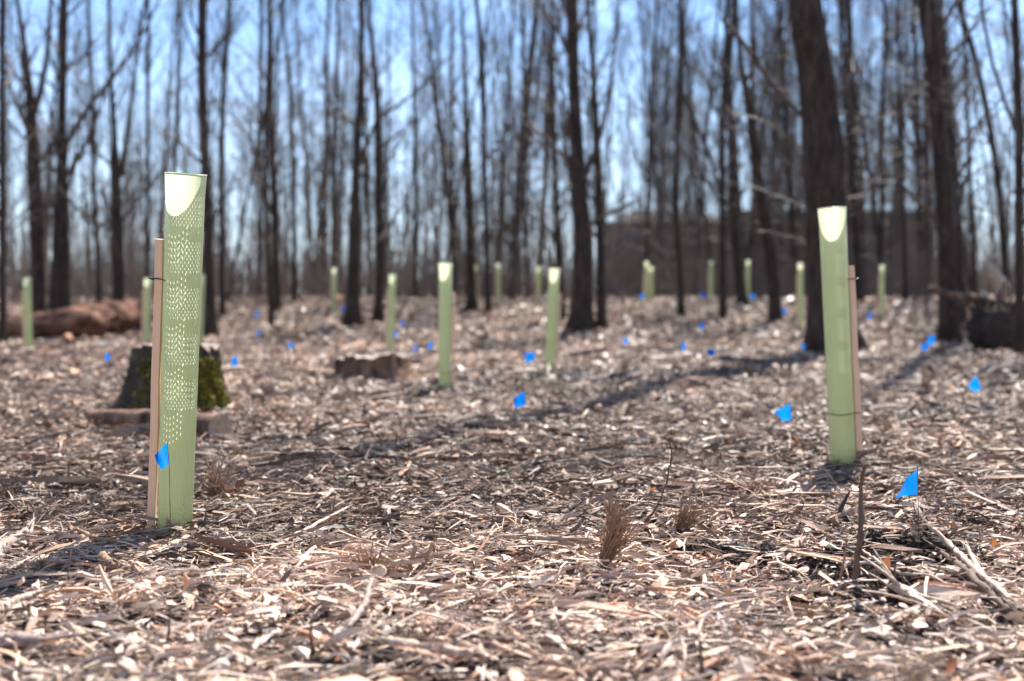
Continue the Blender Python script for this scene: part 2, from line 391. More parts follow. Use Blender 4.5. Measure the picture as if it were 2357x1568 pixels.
def mulch():
    b = Bag()
    def layer(n, d0, d1, L0, Ls, asp, thf, liftmax, steep=.14, pow_soil=True, tint=1.0):
        x, y = scatter(n, d0, d1)
        cl = vnoise(x * 2.3 + 9, y * 2.3) + .6 * vnoise(x * 7, y * 7)
        keep = R.random(n) < np.clip(.75 + 1.0 * cl, .25, 1)
        sm = soilmask(x, y); keep &= R.random(n) > sm * .72
        x, y = x[keep], y[keep]; k = len(x)
        ln = np.minimum(L0 * np.exp(R.normal(0, Ls, k)), 2.3 * L0); wd = ln / (asp * np.exp(R.normal(0, .45, k))); th = wd * thf * R.uniform(.5, 1.4, k)
        yaw = R.uniform(0, np.pi * 2, k)
        side = R.random(k) < .45; yaw = np.where(side, R.normal(0, .35, k), yaw)
        pitch = R.normal(0, steep, k); st = (R.random(k) < .05) & (ln < .10); pitch = np.where(st, R.uniform(.3, 1.0, k) * np.sign(R.normal(size=k)), pitch)
        chips_into(b, x, y, ln, wd, th, yaw, pitch, R.normal(0, .45, k), R.uniform(0, 1, k) ** 1.5 * liftmax, tint)
    # crumbs
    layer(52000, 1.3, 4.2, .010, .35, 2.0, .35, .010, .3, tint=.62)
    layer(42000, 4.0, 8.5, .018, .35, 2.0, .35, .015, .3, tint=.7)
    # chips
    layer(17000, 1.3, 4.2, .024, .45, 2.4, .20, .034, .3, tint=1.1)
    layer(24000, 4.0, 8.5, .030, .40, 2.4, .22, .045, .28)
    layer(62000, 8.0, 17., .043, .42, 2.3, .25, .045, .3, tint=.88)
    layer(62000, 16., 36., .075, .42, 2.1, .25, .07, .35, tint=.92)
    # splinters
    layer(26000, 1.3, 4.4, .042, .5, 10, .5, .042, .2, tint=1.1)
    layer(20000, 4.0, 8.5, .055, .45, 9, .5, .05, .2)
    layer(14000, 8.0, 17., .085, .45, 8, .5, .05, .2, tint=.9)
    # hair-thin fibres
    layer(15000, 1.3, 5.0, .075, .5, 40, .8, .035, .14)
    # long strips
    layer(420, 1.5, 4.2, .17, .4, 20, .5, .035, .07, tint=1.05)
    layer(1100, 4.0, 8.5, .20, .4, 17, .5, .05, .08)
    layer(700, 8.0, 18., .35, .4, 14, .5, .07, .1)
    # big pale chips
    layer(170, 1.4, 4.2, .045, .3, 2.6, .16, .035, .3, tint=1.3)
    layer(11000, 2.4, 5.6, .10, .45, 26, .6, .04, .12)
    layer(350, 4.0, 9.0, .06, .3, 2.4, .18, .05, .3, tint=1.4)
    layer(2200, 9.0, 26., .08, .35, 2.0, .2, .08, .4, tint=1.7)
    o = b.build('wood_chip_mulch', M['chips'], smooth=False, color=True, uv=True)
    tag(o, 'shredded wood chips and splinters strewn over the clearing floor', 'wood chips', kind='stuff')
mulch()

def loose_soil():
    b = Bag(); n = 9000; k = R.integers(0, len(SOIL), n); S_ = np.array(SOIL)[k]
    a = R.uniform(0, 6.283, n); q = S_[:, 2] * 1.25 * np.sqrt(R.random(n)); x = S_[:, 0] + q * np.cos(a); y = S_[:, 1] + q * np.sin(a) / 1.2
    s = .0035 * np.exp(R.normal(0, .55, n)); O = np.array([(1, 0, 0), (-1, 0, 0), (0, 1, 0), (0, -1, 0), (0, 0, 1), (0, 0, -1)], float)
    V = O[None] * s[:, None, None] * R.uniform(.6, 1.4, (n, 6, 1)) + R.normal(0, .0006, (n, 6, 3)) + np.stack([x, y, gz(x, y) + R.uniform(0, .012, n)], -1)[:, None]
    F = np.array([(0, 2, 4), (2, 1, 4), (1, 3, 4), (3, 0, 4), (2, 0, 5), (1, 2, 5), (3, 1, 5), (0, 3, 5)])
    b.add(V.reshape(-1, 3), (F[None] + np.arange(n)[:, None, None] * 6).reshape(-1, 3))
    o = b.build('loose_soil', M['soilclod'], smooth=False); tag(o, 'dark crumbly soil dug up around the standing stick', 'soil', kind='stuff')
loose_soil()

def leaves():
    b = Bag(); k = 520
    x, y = scatter(k, 1.5, 7.0)
    out = np.array([(-.5, 0), (-.28, .22), (-.1, .16), (.08, .30), (.25, .14), (.5, 0), (.25, -.14), (.08, -.30), (-.1, -.16), (-.28, -.22)])
    for i in range(k):
        s = R.uniform(.025, .06); yaw = R.uniform(0, 6.28); pit = R.normal(0, .5); roll = R.normal(0, .5)
        X, Yv, Zv = rot_from(np.array([yaw]), np.array([pit]), np.array([roll]))
        curl = R.uniform(-1.5, 2.2)
        P = np.concatenate([out, [[-.2, 0], [0.05, 0], [.25, 0]]]) * (1 + R.normal(0, .08, (13, 1)))
        zz = curl * (P[:, 1] ** 2) + R.normal(0, .03, 13) + .5 * P[:, 0] ** 2
        Q = s * (P[:, :1] * X + P[:, 1:2] * Yv + zz[:, None] * Zv) + np.array([x[i], y[i], float(gz(x[i], y[i])) + .018 + R.uniform(0, .02)])
        F3 = [(0, 10, 1), (1, 10, 2), (2, 10, 11), (2, 11, 3), (3, 11, 12), (3, 12, 4), (4, 12, 5), (0, 9, 10), (9, 8, 10), (8, 11, 10), (8, 7, 11), (7, 12, 11), (7, 6, 12), (6, 5, 12)]
        b.add(Q, F3)
    o = b.build('leaf_litter', M['leaf']); tag(o, 'curled orange brown dead leaves scattered in the wood chips', 'dead leaves', kind='stuff')
leaves()

def stubble():
    """short broken stems poking up through the mulch, too many to count"""
    b = Bag(); k = 900
    x, y = scatter(k, 1.9, 15)
    for i in range(k):
        h = R.uniform(.03, .11) * (1 + .06 * y[i]); n = 5; r0 = R.uniform(.0012, .0035) * (1 + .05 * y[i])
        lean = R.normal(0, .25, 2); t = np.linspace(0, 1, n)[:, None]
        P = np.c_[x[i] + lean[0] * h * t + R.normal(0, .003, (n, 1)), y[i] + lean[1] * h * t + R.normal(0, .003, (n, 1)), gz(x[i], y[i]) - .01 + h * t]
        tube_into(b, P, np.linspace(r0, r0 * .5, n), 5)
    o = b.build('stem_stubble', M['stick']); tag(o, 'short dark broken stems standing up through the wood chips', 'stems', kind='stuff')
stubble()

# ------------------------------------------------------------------ trees
def grow(pp, pr, k, len0, spread, up, rf, P, tmin, rng, wob=.12):
    """k child branches on each parent polyline"""
    N, K, _ = pp.shape
    pp = np.repeat(pp, k, 0); pr = np.repeat(pr, k, 0); n = N * k
    t = rng.uniform(tmin, .98, n) * (K - 1); i = np.minimum(t.astype(int), K - 2); f = (t - i)[:, None]
    ar = np.arange(n)
    p0 = pp[ar, i] * (1 - f) + pp[ar, i + 1] * f; r0 = (pr[ar, i] * (1 - f[:, 0]) + pr[ar, i + 1] * f[:, 0])
    d = pp[ar, i + 1] - pp[ar, i]; d /= np.linalg.norm(d, axis=1, keepdims=True) + 1e-9
    q = rng.normal(size=(n, 3)); q -= (q * d).sum(1, keepdims=True) * d; q /= np.linalg.norm(q, axis=1, keepdims=True) + 1e-9
    a = rng.normal(spread, .18, n)[:, None]
    dr = d * np.cos(a) + q * np.sin(a)
    L_ = len0 * rng.uniform(.45, 1.2, n)
    if np.ndim(len0) == 0: pass
    out = np.zeros((n, P, 3)); out[:, 0] = p0; cur = dr.copy()
    for j in range(1, P):
        cur = cur + np.array([0, 0, up]) + rng.normal(0, wob, (n, 3)); cur /= np.linalg.norm(cur, axis=1, keepdims=True)
        out[:, j] = out[:, j - 1] + cur * (L_ / (P - 1))[:, None]
    rad = (r0 * rf)[:, None] * np.linspace(1, .3, P)[None]
    return out, rad
def tree_meshes(pts, rad, rng, sides=12, flare=.5, n1=26, n2=5, n3=4, len1=2.6, tmin=.16, low=8, jitter=.07, limbs=(), rmin=.004, tmax=.98):
    """returns (trunk bag, crown bag) from a trunk polyline in local coordinates"""
    K = 34
    P, r = resample(pts, rad, K)
    zz = P[:, 2] - P[0, 2]
    r = r * (1 + flare * np.exp(-zz / (.9 * r[0] + .12)))
    a = np.arange(sides) * 2 * np.pi / sides
    ph = rng.uniform(0, 6, 3)
    jit = 1 + jitter * (rng.normal(0, .5, (1, K, sides)) + np.sin(a * 3 + ph[0])[None, None] * 1.0 + .7 * np.sin(a * 5 + ph[1])[None, None])
    jit = 1 + (jit - 1) * (1 + 2.0 * np.exp(-zz / .35))[None, :, None]
    tb = Bag(); tube_into(tb, P, r, sides, jit)
    cb = Bag(); H = zz[-1]
    par = P[None]; prr = r[None]
    kq = max(6, int(K * tmax)); A, ra = grow(par[:, :kq], prr[:, :kq], n1, len1, .75, .10, .38, 7, tmin, rng)
    ls = [(np.array(l[0], float), np.array(l[1], float)) for l in limbs]
    for lp, lr in ls:
        q, w = resample(lp, lr, 9); tube_into(cb, q, w, 7)
        A = np.concatenate([A, resample(q, w, 7)[0][None], resample(q, w, 7)[0][None]]); w7 = resample(q, w, 7)[1]
        ra = np.concatenate([ra, w7[None], w7[None]])
    ra = np.clip(ra, rmin * 2.5, .038)
    tube_into(cb, A[:n1], ra[:n1], 6, cap=False)
    if low:
        Lw, rl = grow(par[:, :max(4, int(K * .42))], prr[:, :max(4, int(K * .42))], low, 1.5, 1.0, .05, .10, 8, .22, rng, .17)
        rl = np.clip(rl, rmin * 1.2, .008); tube_into(cb, Lw, rl, 4, cap=False)
        l2, r2 = grow(Lw, rl, 6, .6, .7, .03, .6, 5, .15, rng, .17); tube_into(cb, l2, np.maximum(r2, rmin * .7), 3, cap=False)
    B, rb = grow(A, ra, n2, len1 * .42, .65, .08, .5, 5, .2, rng); rb = np.maximum(rb, rmin)
    tube_into(cb, B, rb, 4, cap=False)
    if n3:
        C_, rc_ = grow(B, rb, n3, len1 * .2, .6, .06, .6, 4, .2, rng); rc_ = np.maximum(rc_, rmin * .6)
        tube_into(cb, C_, rc_, 3, cap=False)
    return tb, cb

def pixtree(pix, label, base=None, d=None, Htop=15, seed=0, limbs=(), bark='bark', group=None, **kw):
    """pix: (px, py, width px) from the base upward"""
    rng = np.random.default_rng(100 + seed)
    x0, y0, w0 = pix[0]
    if d is None:
        g = hit(x0, y0); d = g[1]
    else:
        r_ = ray(x0, y0); g = np.array([r_[0] * d, d, float(gz(r_[0] * d, d))])
    pts = [(0, 0, -.12)]; rad = [w0 * d / FPX / 2]
    for (px, py, w) in pix:
        q = atd(px, py, d) - g
        if q[2] < .05: q[2] = .02 if len(pts) == 1 else q[2]
        pts.append(tuple(q)); rad.append(w * d / FPX / 2)
    # beyond the picture: go on upward, leaning less
    a = np.array(pts[-2]); b = np.array(pts[-1]); sl = (b - a) / max(b[2] - a[2], .5)
    top = Htop - b[2]
    if top > 1:
        for f in (.25, .55, 1.0):
            wob = rng.normal(0, .12, 2)
            pts.append((b[0] + sl[0] * top * f * .7 + wob[0], b[1] + wob[1], b[2] + top * f))
            rad.append(max(rad[len(pix)] * (1 - .85 * f), .015))
    lim = []
    for lp in limbs:
        P_ = [atd(px, py, d) - g + np.array([0, rng.normal(0, .12), 0]) for (px, py, w) in lp]; W_ = [w * d / FPX / 2 for (_, _, w) in lp]
        v = P_[-1] - P_[-2]; v /= np.linalg.norm(v); P_.append(P_[-1] + v * 1.6 + np.array([0, 0, .8])); W_.append(W_[-1] * .4)
        lim.append((P_, W_))
    pts[1:] = [np.array(p_) for p_ in pts[1:]]; pts = np.array([np.array(p_) for p_ in pts])
    pts[0, 0] = pts[1, 0]
    tb, cb = tree_meshes(pts, np.array(rad), rng, limbs=lim, **kw)
    root = empty('bare_tree', g, label, 'tree', group)
    tb.build('trunk', M[bark], root); cb.build('crown', M['twig'], root)
    return root

NEAR = dict(sides=20, n1=15, n2=4, n3=3, low=26, tmax=.72, len1=2.2)
MID = dict(sides=12, n1=15, n2=4, n3=3, low=22, tmax=.72, len1=2.0)
T = [
 # (pix list, label, kwargs)
 ([(1910, 815, 104), (1905, 600, 96), (1895, 400, 92), (1880, 200, 80), (1850, 0, 72)], 'thickest tree in view, a dark straight trunk right behind the right tree tube', dict(flare=.35, limbs=[[(1900, 250, 8), (1960, 262, 6), (2050, 275, 3)]], Htop=17, **NEAR)),
 ([(1335, 765, 50), (1344, 600, 45), (1333, 430, 35), (1320, 200, 27), (1317, 0, 27)], 'stout dark trunk in the middle of the clearing, its foot flared, casting a long shadow', dict(limbs=[[(1338, 420, 16), (1385, 350, 14), (1405, 200, 8), (1420, 80, 6)]], **NEAR)),
 ([(2345, 820, 18), (2345, 600, 20), (2345, 300, 18), (2335, 0, 16)], 'slender trunk at the right edge of the picture, in front of the dark root mass', dict(limbs=[[(2345, 320, 9), (2290, 150, 8), (2235, 0, 7)]], **NEAR)),
 ([(870, 738, 22), (878, 600, 22), (870, 400, 19), (872, 260, 17), (860, 130, 11), (845, 0, 9)], 'slender trunk with a kink near the top, just left of the tall middle tube', dict(limbs=[[(873, 275, 9), (900, 252, 8), (945, 235, 5)]], **MID)),
 ([(637, 720, 20), (632, 450, 17), (622, 300, 13), (625, 180, 12), (620, 0, 9)], 'slim trunk bowed slightly left, standing in front of its thinner neighbour', dict(**MID)),
 ([(623, 705, 12), (612, 500, 11), (611, 300, 9), (618, 100, 8)], 'very thin trunk touching the bowed slim trunk on its left side', dict(d=22, **MID)),
 ([(812, 692, 32), (820, 400, 20), (830, 200, 14), (835, 0, 10)], 'straight tapering trunk beside the small pale tube and the dark blue flag', dict(d=21, **MID)),
 ([(1712, 708, 22), (1692, 560, 20), (1688, 420, 17), (1675, 200, 12), (1690, 0, 10)], 'dark crooked trunk with a shaded foot between two far tubes', dict(**MID)),
 ([(1785, 692, 26), (1770, 550, 26), (1740, 400, 22), (1735, 300, 22), (1705, 150, 11), (1690, 0, 9)], 'trunk leaning left that thickens upward, just left of the thickest tree', dict(d=22, **MID)),
 ([(2182, 668, 40), (2180, 550, 40), (2168, 400, 40), (2155, 200, 33), (2130, 0, 38)], 'broad nearly black trunk behind the orange topped fallen branch', dict(d=17, **NEAR)),
 ([(2210, 668, 26), (2204, 550, 24), (2190, 400, 22), (2180, 250, 18), (2160, 0, 14)], 'dark trunk half hidden against the broad black trunk on its right side', dict(d=19, **MID)),
 ([(92, 700, 32), (85, 500, 32), (75, 320, 28), (72, 240, 22), (60, 130, 14), (40, 0, 9)], 'forked dark trunk rising behind the left end of the reddish fallen log', dict(limbs=[[(76, 260, 17), (102, 190, 13), (118, 60, 10), (122, 0, 8)], [(78, 340, 11), (40, 240, 8), (20, 180, 6)]], d=25, **MID)),
 ([(140, 668, 44), (142, 500, 32), (144, 400, 25), (143, 250, 18), (148, 0, 18)], 'dark trunk with two long limbs reaching up to the right, behind the reddish log', dict(d=25, limbs=[[(150, 350, 12), (178, 270, 12), (212, 226, 11), (262, 170, 8), (335, 75, 6)], [(158, 410, 12), (195, 345, 10), (215, 320, 9), (235, 250, 6), (248, 205, 5)]], **NEAR)),
 ([(275, 672, 28), (270, 500, 24), (265, 330, 15), (255, 180, 10), (250, 0, 7)], 'forked trunk left of the farther left tube, its right limb long and curved', dict(d=23, limbs=[[(268, 400, 14), (292, 300, 10), (310, 180, 8), (332, 0, 7)]], **MID)),
 ([(8, 700, 16), (6, 400, 13), (5, 200, 12), (8, 0, 14)], 'trunk cut by the left edge of the picture', dict(d=17, **MID)),
 ([(230, 678, 12), (218, 500, 10), (216, 300, 10), (205, 100, 8)], 'thin upright trunk between the two forked trees on the left', dict(d=26, **MID)),
 ([(338, 668, 10), (341, 400, 9), (340, 200, 9), (342, 0, 7)], 'thin pole like trunk directly above the farther left tube', dict(d=28, **MID)),
 ([(484, 690, 28), (474, 400, 21), (464, 200, 20), (466, 0, 22)], 'dark trunk rising right behind the tall left tube', dict(d=20, **MID)),
 ([(512, 668, 14), (510, 450, 12), (512, 250, 12), (530, 0, 9)], 'thin trunk just right of the trunk behind the tall left tube', dict(d=26, **MID)),
 ([(1125, 690, 15), (1118, 500, 12), (1114, 300, 12), (1110, 150, 12), (1098, 0, 9)], 'slim trunk rising between two far tubes, right of a stouter short limbed one', dict(d=24, **MID)),
 ([(1086, 690, 24), (1082, 500, 22), (1077, 400, 19), (1074, 290, 13), (1070, 150, 8)], 'brown trunk behind the far tube nearest right of the tall middle tube', dict(d=25, **MID)),
 ([(1043, 682, 8), (1042, 450, 7), (1040, 200, 6), (1038, 0, 5)], 'pole thin trunk rising right behind the tall middle tube', dict(d=28, **MID)),
 ([(1292, 690, 22), (1286, 600, 18), (1279, 400, 13), (1270, 180, 14), (1272, 0, 8)], 'slim dark trunk right behind the bright mouthed tube beside the stout trunk', dict(d=22, **MID)),
 ([(1385, 690, 22), (1381, 500, 20), (1376, 380, 17), (1368, 200, 12), (1352, 0, 9)], 'dark trunk touching the right side of the stout middle trunk', dict(d=20, **MID)),
 ([(1568, 668, 14), (1556, 500, 11), (1555, 350, 9), (1568, 200, 14), (1565, 0, 8)], 'wavy thin trunk in front of the brown building with a limb falling to the right', dict(d=24, limbs=[[(1570, 215, 11), (1600, 275, 10), (1632, 350, 10), (1655, 430, 8)]], **MID)),
 ([(1664, 690, 17), (1662, 400, 13), (1666, 200, 12), (1676, 0, 9)], 'straight dark trunk by the right end of the building roof', dict(d=23, **MID)),
 ([(1978, 660, 18), (1962, 400, 16), (1962, 200, 14), (1955, 0, 9)], 'slim trunk just right of the thickest tree', dict(d=27, **MID)),
 ([(2035, 650, 12), (2012, 480, 11), (1988, 300, 9), (1965, 200, 6)], 'thin leaning trunk over the far tube right of the thickest tree', dict(d=32, **MID)),
 ([(2318, 660, 16), (2300, 420, 15), (2272, 250, 13), (2236, 90, 12), (2200, 0, 10)], 'trunk leaning strongly left, rising behind the dark root mass', dict(d=19, **MID)),
 ([(2245, 660, 11), (2232, 400, 10), (2225, 200, 9), (2215, 0, 8)], 'thin trunk between the broad black trunk and the leaning one', dict(d=26, **MID)),
 ([(1213, 690, 9), (1208, 450, 8), (1205, 200, 7)], 'pole thin trunk between two pale far tubes in the middle', dict(d=31, **MID)),
 ([(955, 690, 10), (958, 450, 9), (952, 200, 7)], 'pole thin trunk between the kinked trunk and the tall middle tube', dict(d=30, **MID)),
 ([(766, 668, 10), (770, 400, 9), (775, 200, 8)], 'pole thin trunk rising behind the pale tube left of centre', dict(d=30, **MID)),
 ([(678, 670, 11), (676, 400, 10), (668, 200, 8)], 'thin trunk right of the bowed slim trunk', dict(d=29, **MID)),
 ([(1488, 668, 10), (1492, 420, 9), (1500, 200, 8)], 'pole thin trunk rising behind the paired far tubes', dict(d=31, **MID)),
 ([(2085, 655, 10), (2078, 400, 9), (2070, 200, 8)], 'thin trunk left of the broad black trunk in front of the building', dict(d=27, **MID)),
 ([(405, 665, 11), (400, 420, 9), (410, 200, 8)], 'thin trunk half hidden behind the wooden stake of the left tube', dict(d=27, **MID)),
]
for i, (pix, label, kw) in enumerate(T):
    kw = dict(kw); pixtree(pix, label, seed=i, group='bare trees around the clearing', **kw)

# woods behind: shared prototypes, each copy a tree of its own
protos = []
for k in range(12):
    rng = np.random.default_rng(500 + k)
    H = rng.uniform(15, 20); nk = 7; lean = rng.normal(0, .055, 2)
    t = np.linspace(0, 1, nk); cur = rng.normal(0, .18, (nk, 2)).cumsum(0) * .5; cur -= cur[0]
    pts = np.c_[lean[0] * H * t + cur[:, 0], lean[1] * H * t + cur[:, 1], -.2 + H * t]
    r0 = rng.choice([.045, .06, .08, .11, .16], p=[.3, .32, .22, .12, .04])
    rad = r0 * (1 - .8 * t ** 1.3)
    lim = []
    if k % 2 == 0:   # a fork
        z0 = rng.uniform(3, 6); p0 = np.array([np.interp(z0, pts[:, 2], pts[:, 0]), np.interp(z0, pts[:, 2], pts[:, 1]), z0])
        s_ = rng.choice([-1, 1]); lim = [([p0, p0 + [.45 * s_, .1, 1.0], p0 + [.8 * s_, .1, 3.2], p0 + [1.3 * s_, .2, 7.]], [r0 * .7, r0 * .6, r0 * .45, r0 * .15])]
    tb, cb = tree_meshes(pts, rad, rng, sides=8, n1=24, n2=6, n3=5, len1=2.4, low=18, limbs=lim, tmin=.2, rmin=.0045)
    tm = tb.mesh('trunk'); tm.materials.append(M['bark' if k % 2 else 'bark_pale']); cm = cb.mesh('crown'); cm.materials.append(M['twig'])
    protos.append((tm, cm))
rng = np.random.default_rng(77)
placed = [ (0, 0) ]
cnt = 0; tries = 0
while cnt < 225 and tries < 9000:
    tries += 1
    dd = math.sqrt(rng.uniform(27 ** 2, 78 ** 2)); xx = rng.uniform(-.66, .66) * dd
    if min((xx - a_) ** 2 + (dd - b_) ** 2 for a_, b_ in placed) < 1.5 ** 2: continue
    if 66 < dd and 5 < xx < 36: continue
    if cnt >= 160:
        dd = rng.uniform(34, 66); xx = dd * rng.uniform(.10, .44)
    placed.append((xx, dd)); cnt += 1
    tm, cm = protos[int(rng.integers(len(protos)))]
    root = empty('bare_tree', (xx, dd, float(gz(xx, dd))), 'slender bare tree deep in the blurred woods behind the clearing', 'tree', 'slender bare trees deep in the woods')
    root.rotation_euler = (rng.normal(0, .03), rng.normal(0, .03), rng.uniform(0, 6.28)); s = rng.uniform(.7, 1.15); root.scale = (s, s, s)
    for nm, me in (('trunk', tm), ('crown', cm)):
        o = bpy.data.objects.new(nm, me); COL.objects.link(o); o.parent = root

def far_wood():
    """the last rows of the wood that read as one mass, and the brush at their feet"""
    b = Bag(); rng = np.random.default_rng(9); n = 420
    d = rng.uniform(78, 150, n); x = rng.uniform(-.75, .75, n) * d
    ok = ~((x > 4) & (x < 40) & (d < 100)); d, x = d[ok], x[ok]; n = len(d)
    H = rng.uniform(12, 19, n); K = 6; t = np.linspace(0, 1, K)
    P = np.zeros((n, K, 3)); g = gz(x, d)
    P[..., 0] = x[:, None] + rng.normal(0, .03, n)[:, None] * H[:, None] * t + rng.normal(0, .12, (n, K)); P[..., 1] = d[:, None]; P[..., 2] = g[:, None] + H[:, None] * t - .2
    rr = rng.uniform(.07, .17, n)[:, None] * (1 - .8 * t)[None]
    tube_into(b, P, rr, 5, cap=False)
    A, ra = grow(P, rr, 9, 2.8, .7, .1, .4, 4, .3, rng); ra = np.maximum(ra, .010); tube_into(b, A, ra, 3, cap=False)
    B, rb = grow(A, ra, 3, 1.4, .6, .1, .6, 3, .2, rng); tube_into(b, B, np.maximum(rb, .007), 3, cap=False)
    o = b.build('distant_wood', M['twig']); tag(o, 'grey brown mass of distant bare trunks and twigs closing the view', 'distant wood', kind='stuff')
far_wood()
def brush():
    b = Bag(); rng = np.random.default_rng(19); n = 9500
    d = 29 + 42 * rng.random(n) ** 1.2; x = rng.uniform(-.68, .68, n) * d
    d += 0.0 * x; H = rng.uniform(.4, 1.8, n) * (1 + .9 * (d > 35)); K = 4; t = np.linspace(0, 1, K)
    P = np.zeros((n, K, 3)); ln = rng.normal(0, .28, (n, 2))
    P[..., 0] = x[:, None] + ln[:, :1] * H[:, None] * t + rng.normal(0, .04, (n, K)); P[..., 1] = d[:, None] + ln[:, 1:] * H[:, None] * t
    P[..., 2] = gz(x, d)[:, None] + H[:, None] * t - .03
    rr = rng.uniform(.006, .016, n)[:, None] * (1 - .6 * t)[None]
    tube_into(b, P, rr, 3, cap=False)
    n2 = 750; d2 = rng.uniform(33, 64, n2); x2 = rng.uniform(-.62, .62, n2) * d2; H2 = rng.uniform(2.5, 8.0, n2); K2 = 6; t2 = np.linspace(0, 1, K2)   # saplings, their pale colour standing in for sunlight on thin trunks
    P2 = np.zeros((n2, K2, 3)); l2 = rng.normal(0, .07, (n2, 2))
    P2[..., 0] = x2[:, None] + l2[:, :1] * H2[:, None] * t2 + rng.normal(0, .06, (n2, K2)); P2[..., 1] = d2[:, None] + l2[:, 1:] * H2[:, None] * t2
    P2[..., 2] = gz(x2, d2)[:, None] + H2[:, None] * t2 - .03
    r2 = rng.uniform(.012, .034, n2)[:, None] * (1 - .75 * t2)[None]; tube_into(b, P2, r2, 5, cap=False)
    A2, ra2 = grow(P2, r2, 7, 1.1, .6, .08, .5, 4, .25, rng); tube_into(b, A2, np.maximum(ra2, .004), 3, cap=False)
    A, ra = grow(P, rr, 4, .6, .6, .05, .6, 3, .2, rng); tube_into(b, A, np.maximum(ra, .004), 3, cap=False)
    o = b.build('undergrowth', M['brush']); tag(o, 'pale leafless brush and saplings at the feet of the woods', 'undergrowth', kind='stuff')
brush()

# ------------------------------------------------------------------ building far behind the right half
def building():
    Y = 84.0; k = Y / FPX
    g = float(gz(16, 70))
    X = lambda px: (px - CX) * k
    Zz = lambda py: CAM_H + (HY - py) * k
    root = empty('brown_building', (X(1800), Y, g), 'long brown building with a hipped roof, seen blurred through the right half of the woods', 'building')
    ox, oy, oz = root.location
    x0, x1, x2 = X(1420) - ox, X(1690) - ox, X(2170) - ox
    zt = Zz(512) - oz; zr = Zz(472) - oz; zt2 = Zz(494) - oz
    b = Bag(); box_into(b, x0, x1, 0, 14, -.5, zt); box_into(b, x1 + .003, x2, 1.5, 14, -.5, zt2 - .003)
    b.build('wall', M['brick'], root, smooth=False)
    b = Bag(); e = .5; xa, xb = X(1478) - ox, X(1608) - ox
    V = [(x0 - e, -e, zt + .003), (x1 + e, -e, zt + .003), (x1 + e, 14 + e, zt + .003), (x0 - e, 14 + e, zt + .003), (xa, 5, zr), (xb, 5, zr), (xb, 9, zr), (xa, 9, zr)]
    F = [(0, 1, 5, 4), (1, 2, 6, 5), (2, 3, 7, 6), (3, 0, 4, 7), (4, 5, 6, 7), (3, 2, 1, 0)]
    b.add(V, F); b.build('roof', M['roof'], root, smooth=False)
    b = Bag(); box_into(b, x1 + e + .01, x2 + .4, 1.1, 14.4, zt2, zt2 + .45); b.build('parapet', M['roof'], root, smooth=False)
    for zc in (1.9, 4.9):
        for xx in np.arange(x0 + 1.2, x2 - 1, 2.6):
            yo = 0 if xx < x1 - 1 else 1.5
            if abs(xx - x1) < .9: continue
            f = Bag(); box_into(f, xx - .62, xx + .62, yo - .06, yo - .003, zc - .75, zc + .75)
            w = f.build('window', M['brick'], root, smooth=False)
            gl = Bag(); box_into(gl, xx - .52, xx + .52, yo - .075, yo - .0605, zc - .65, zc + .65); gl.build('pane', M['glass'], w, smooth=False)
building()

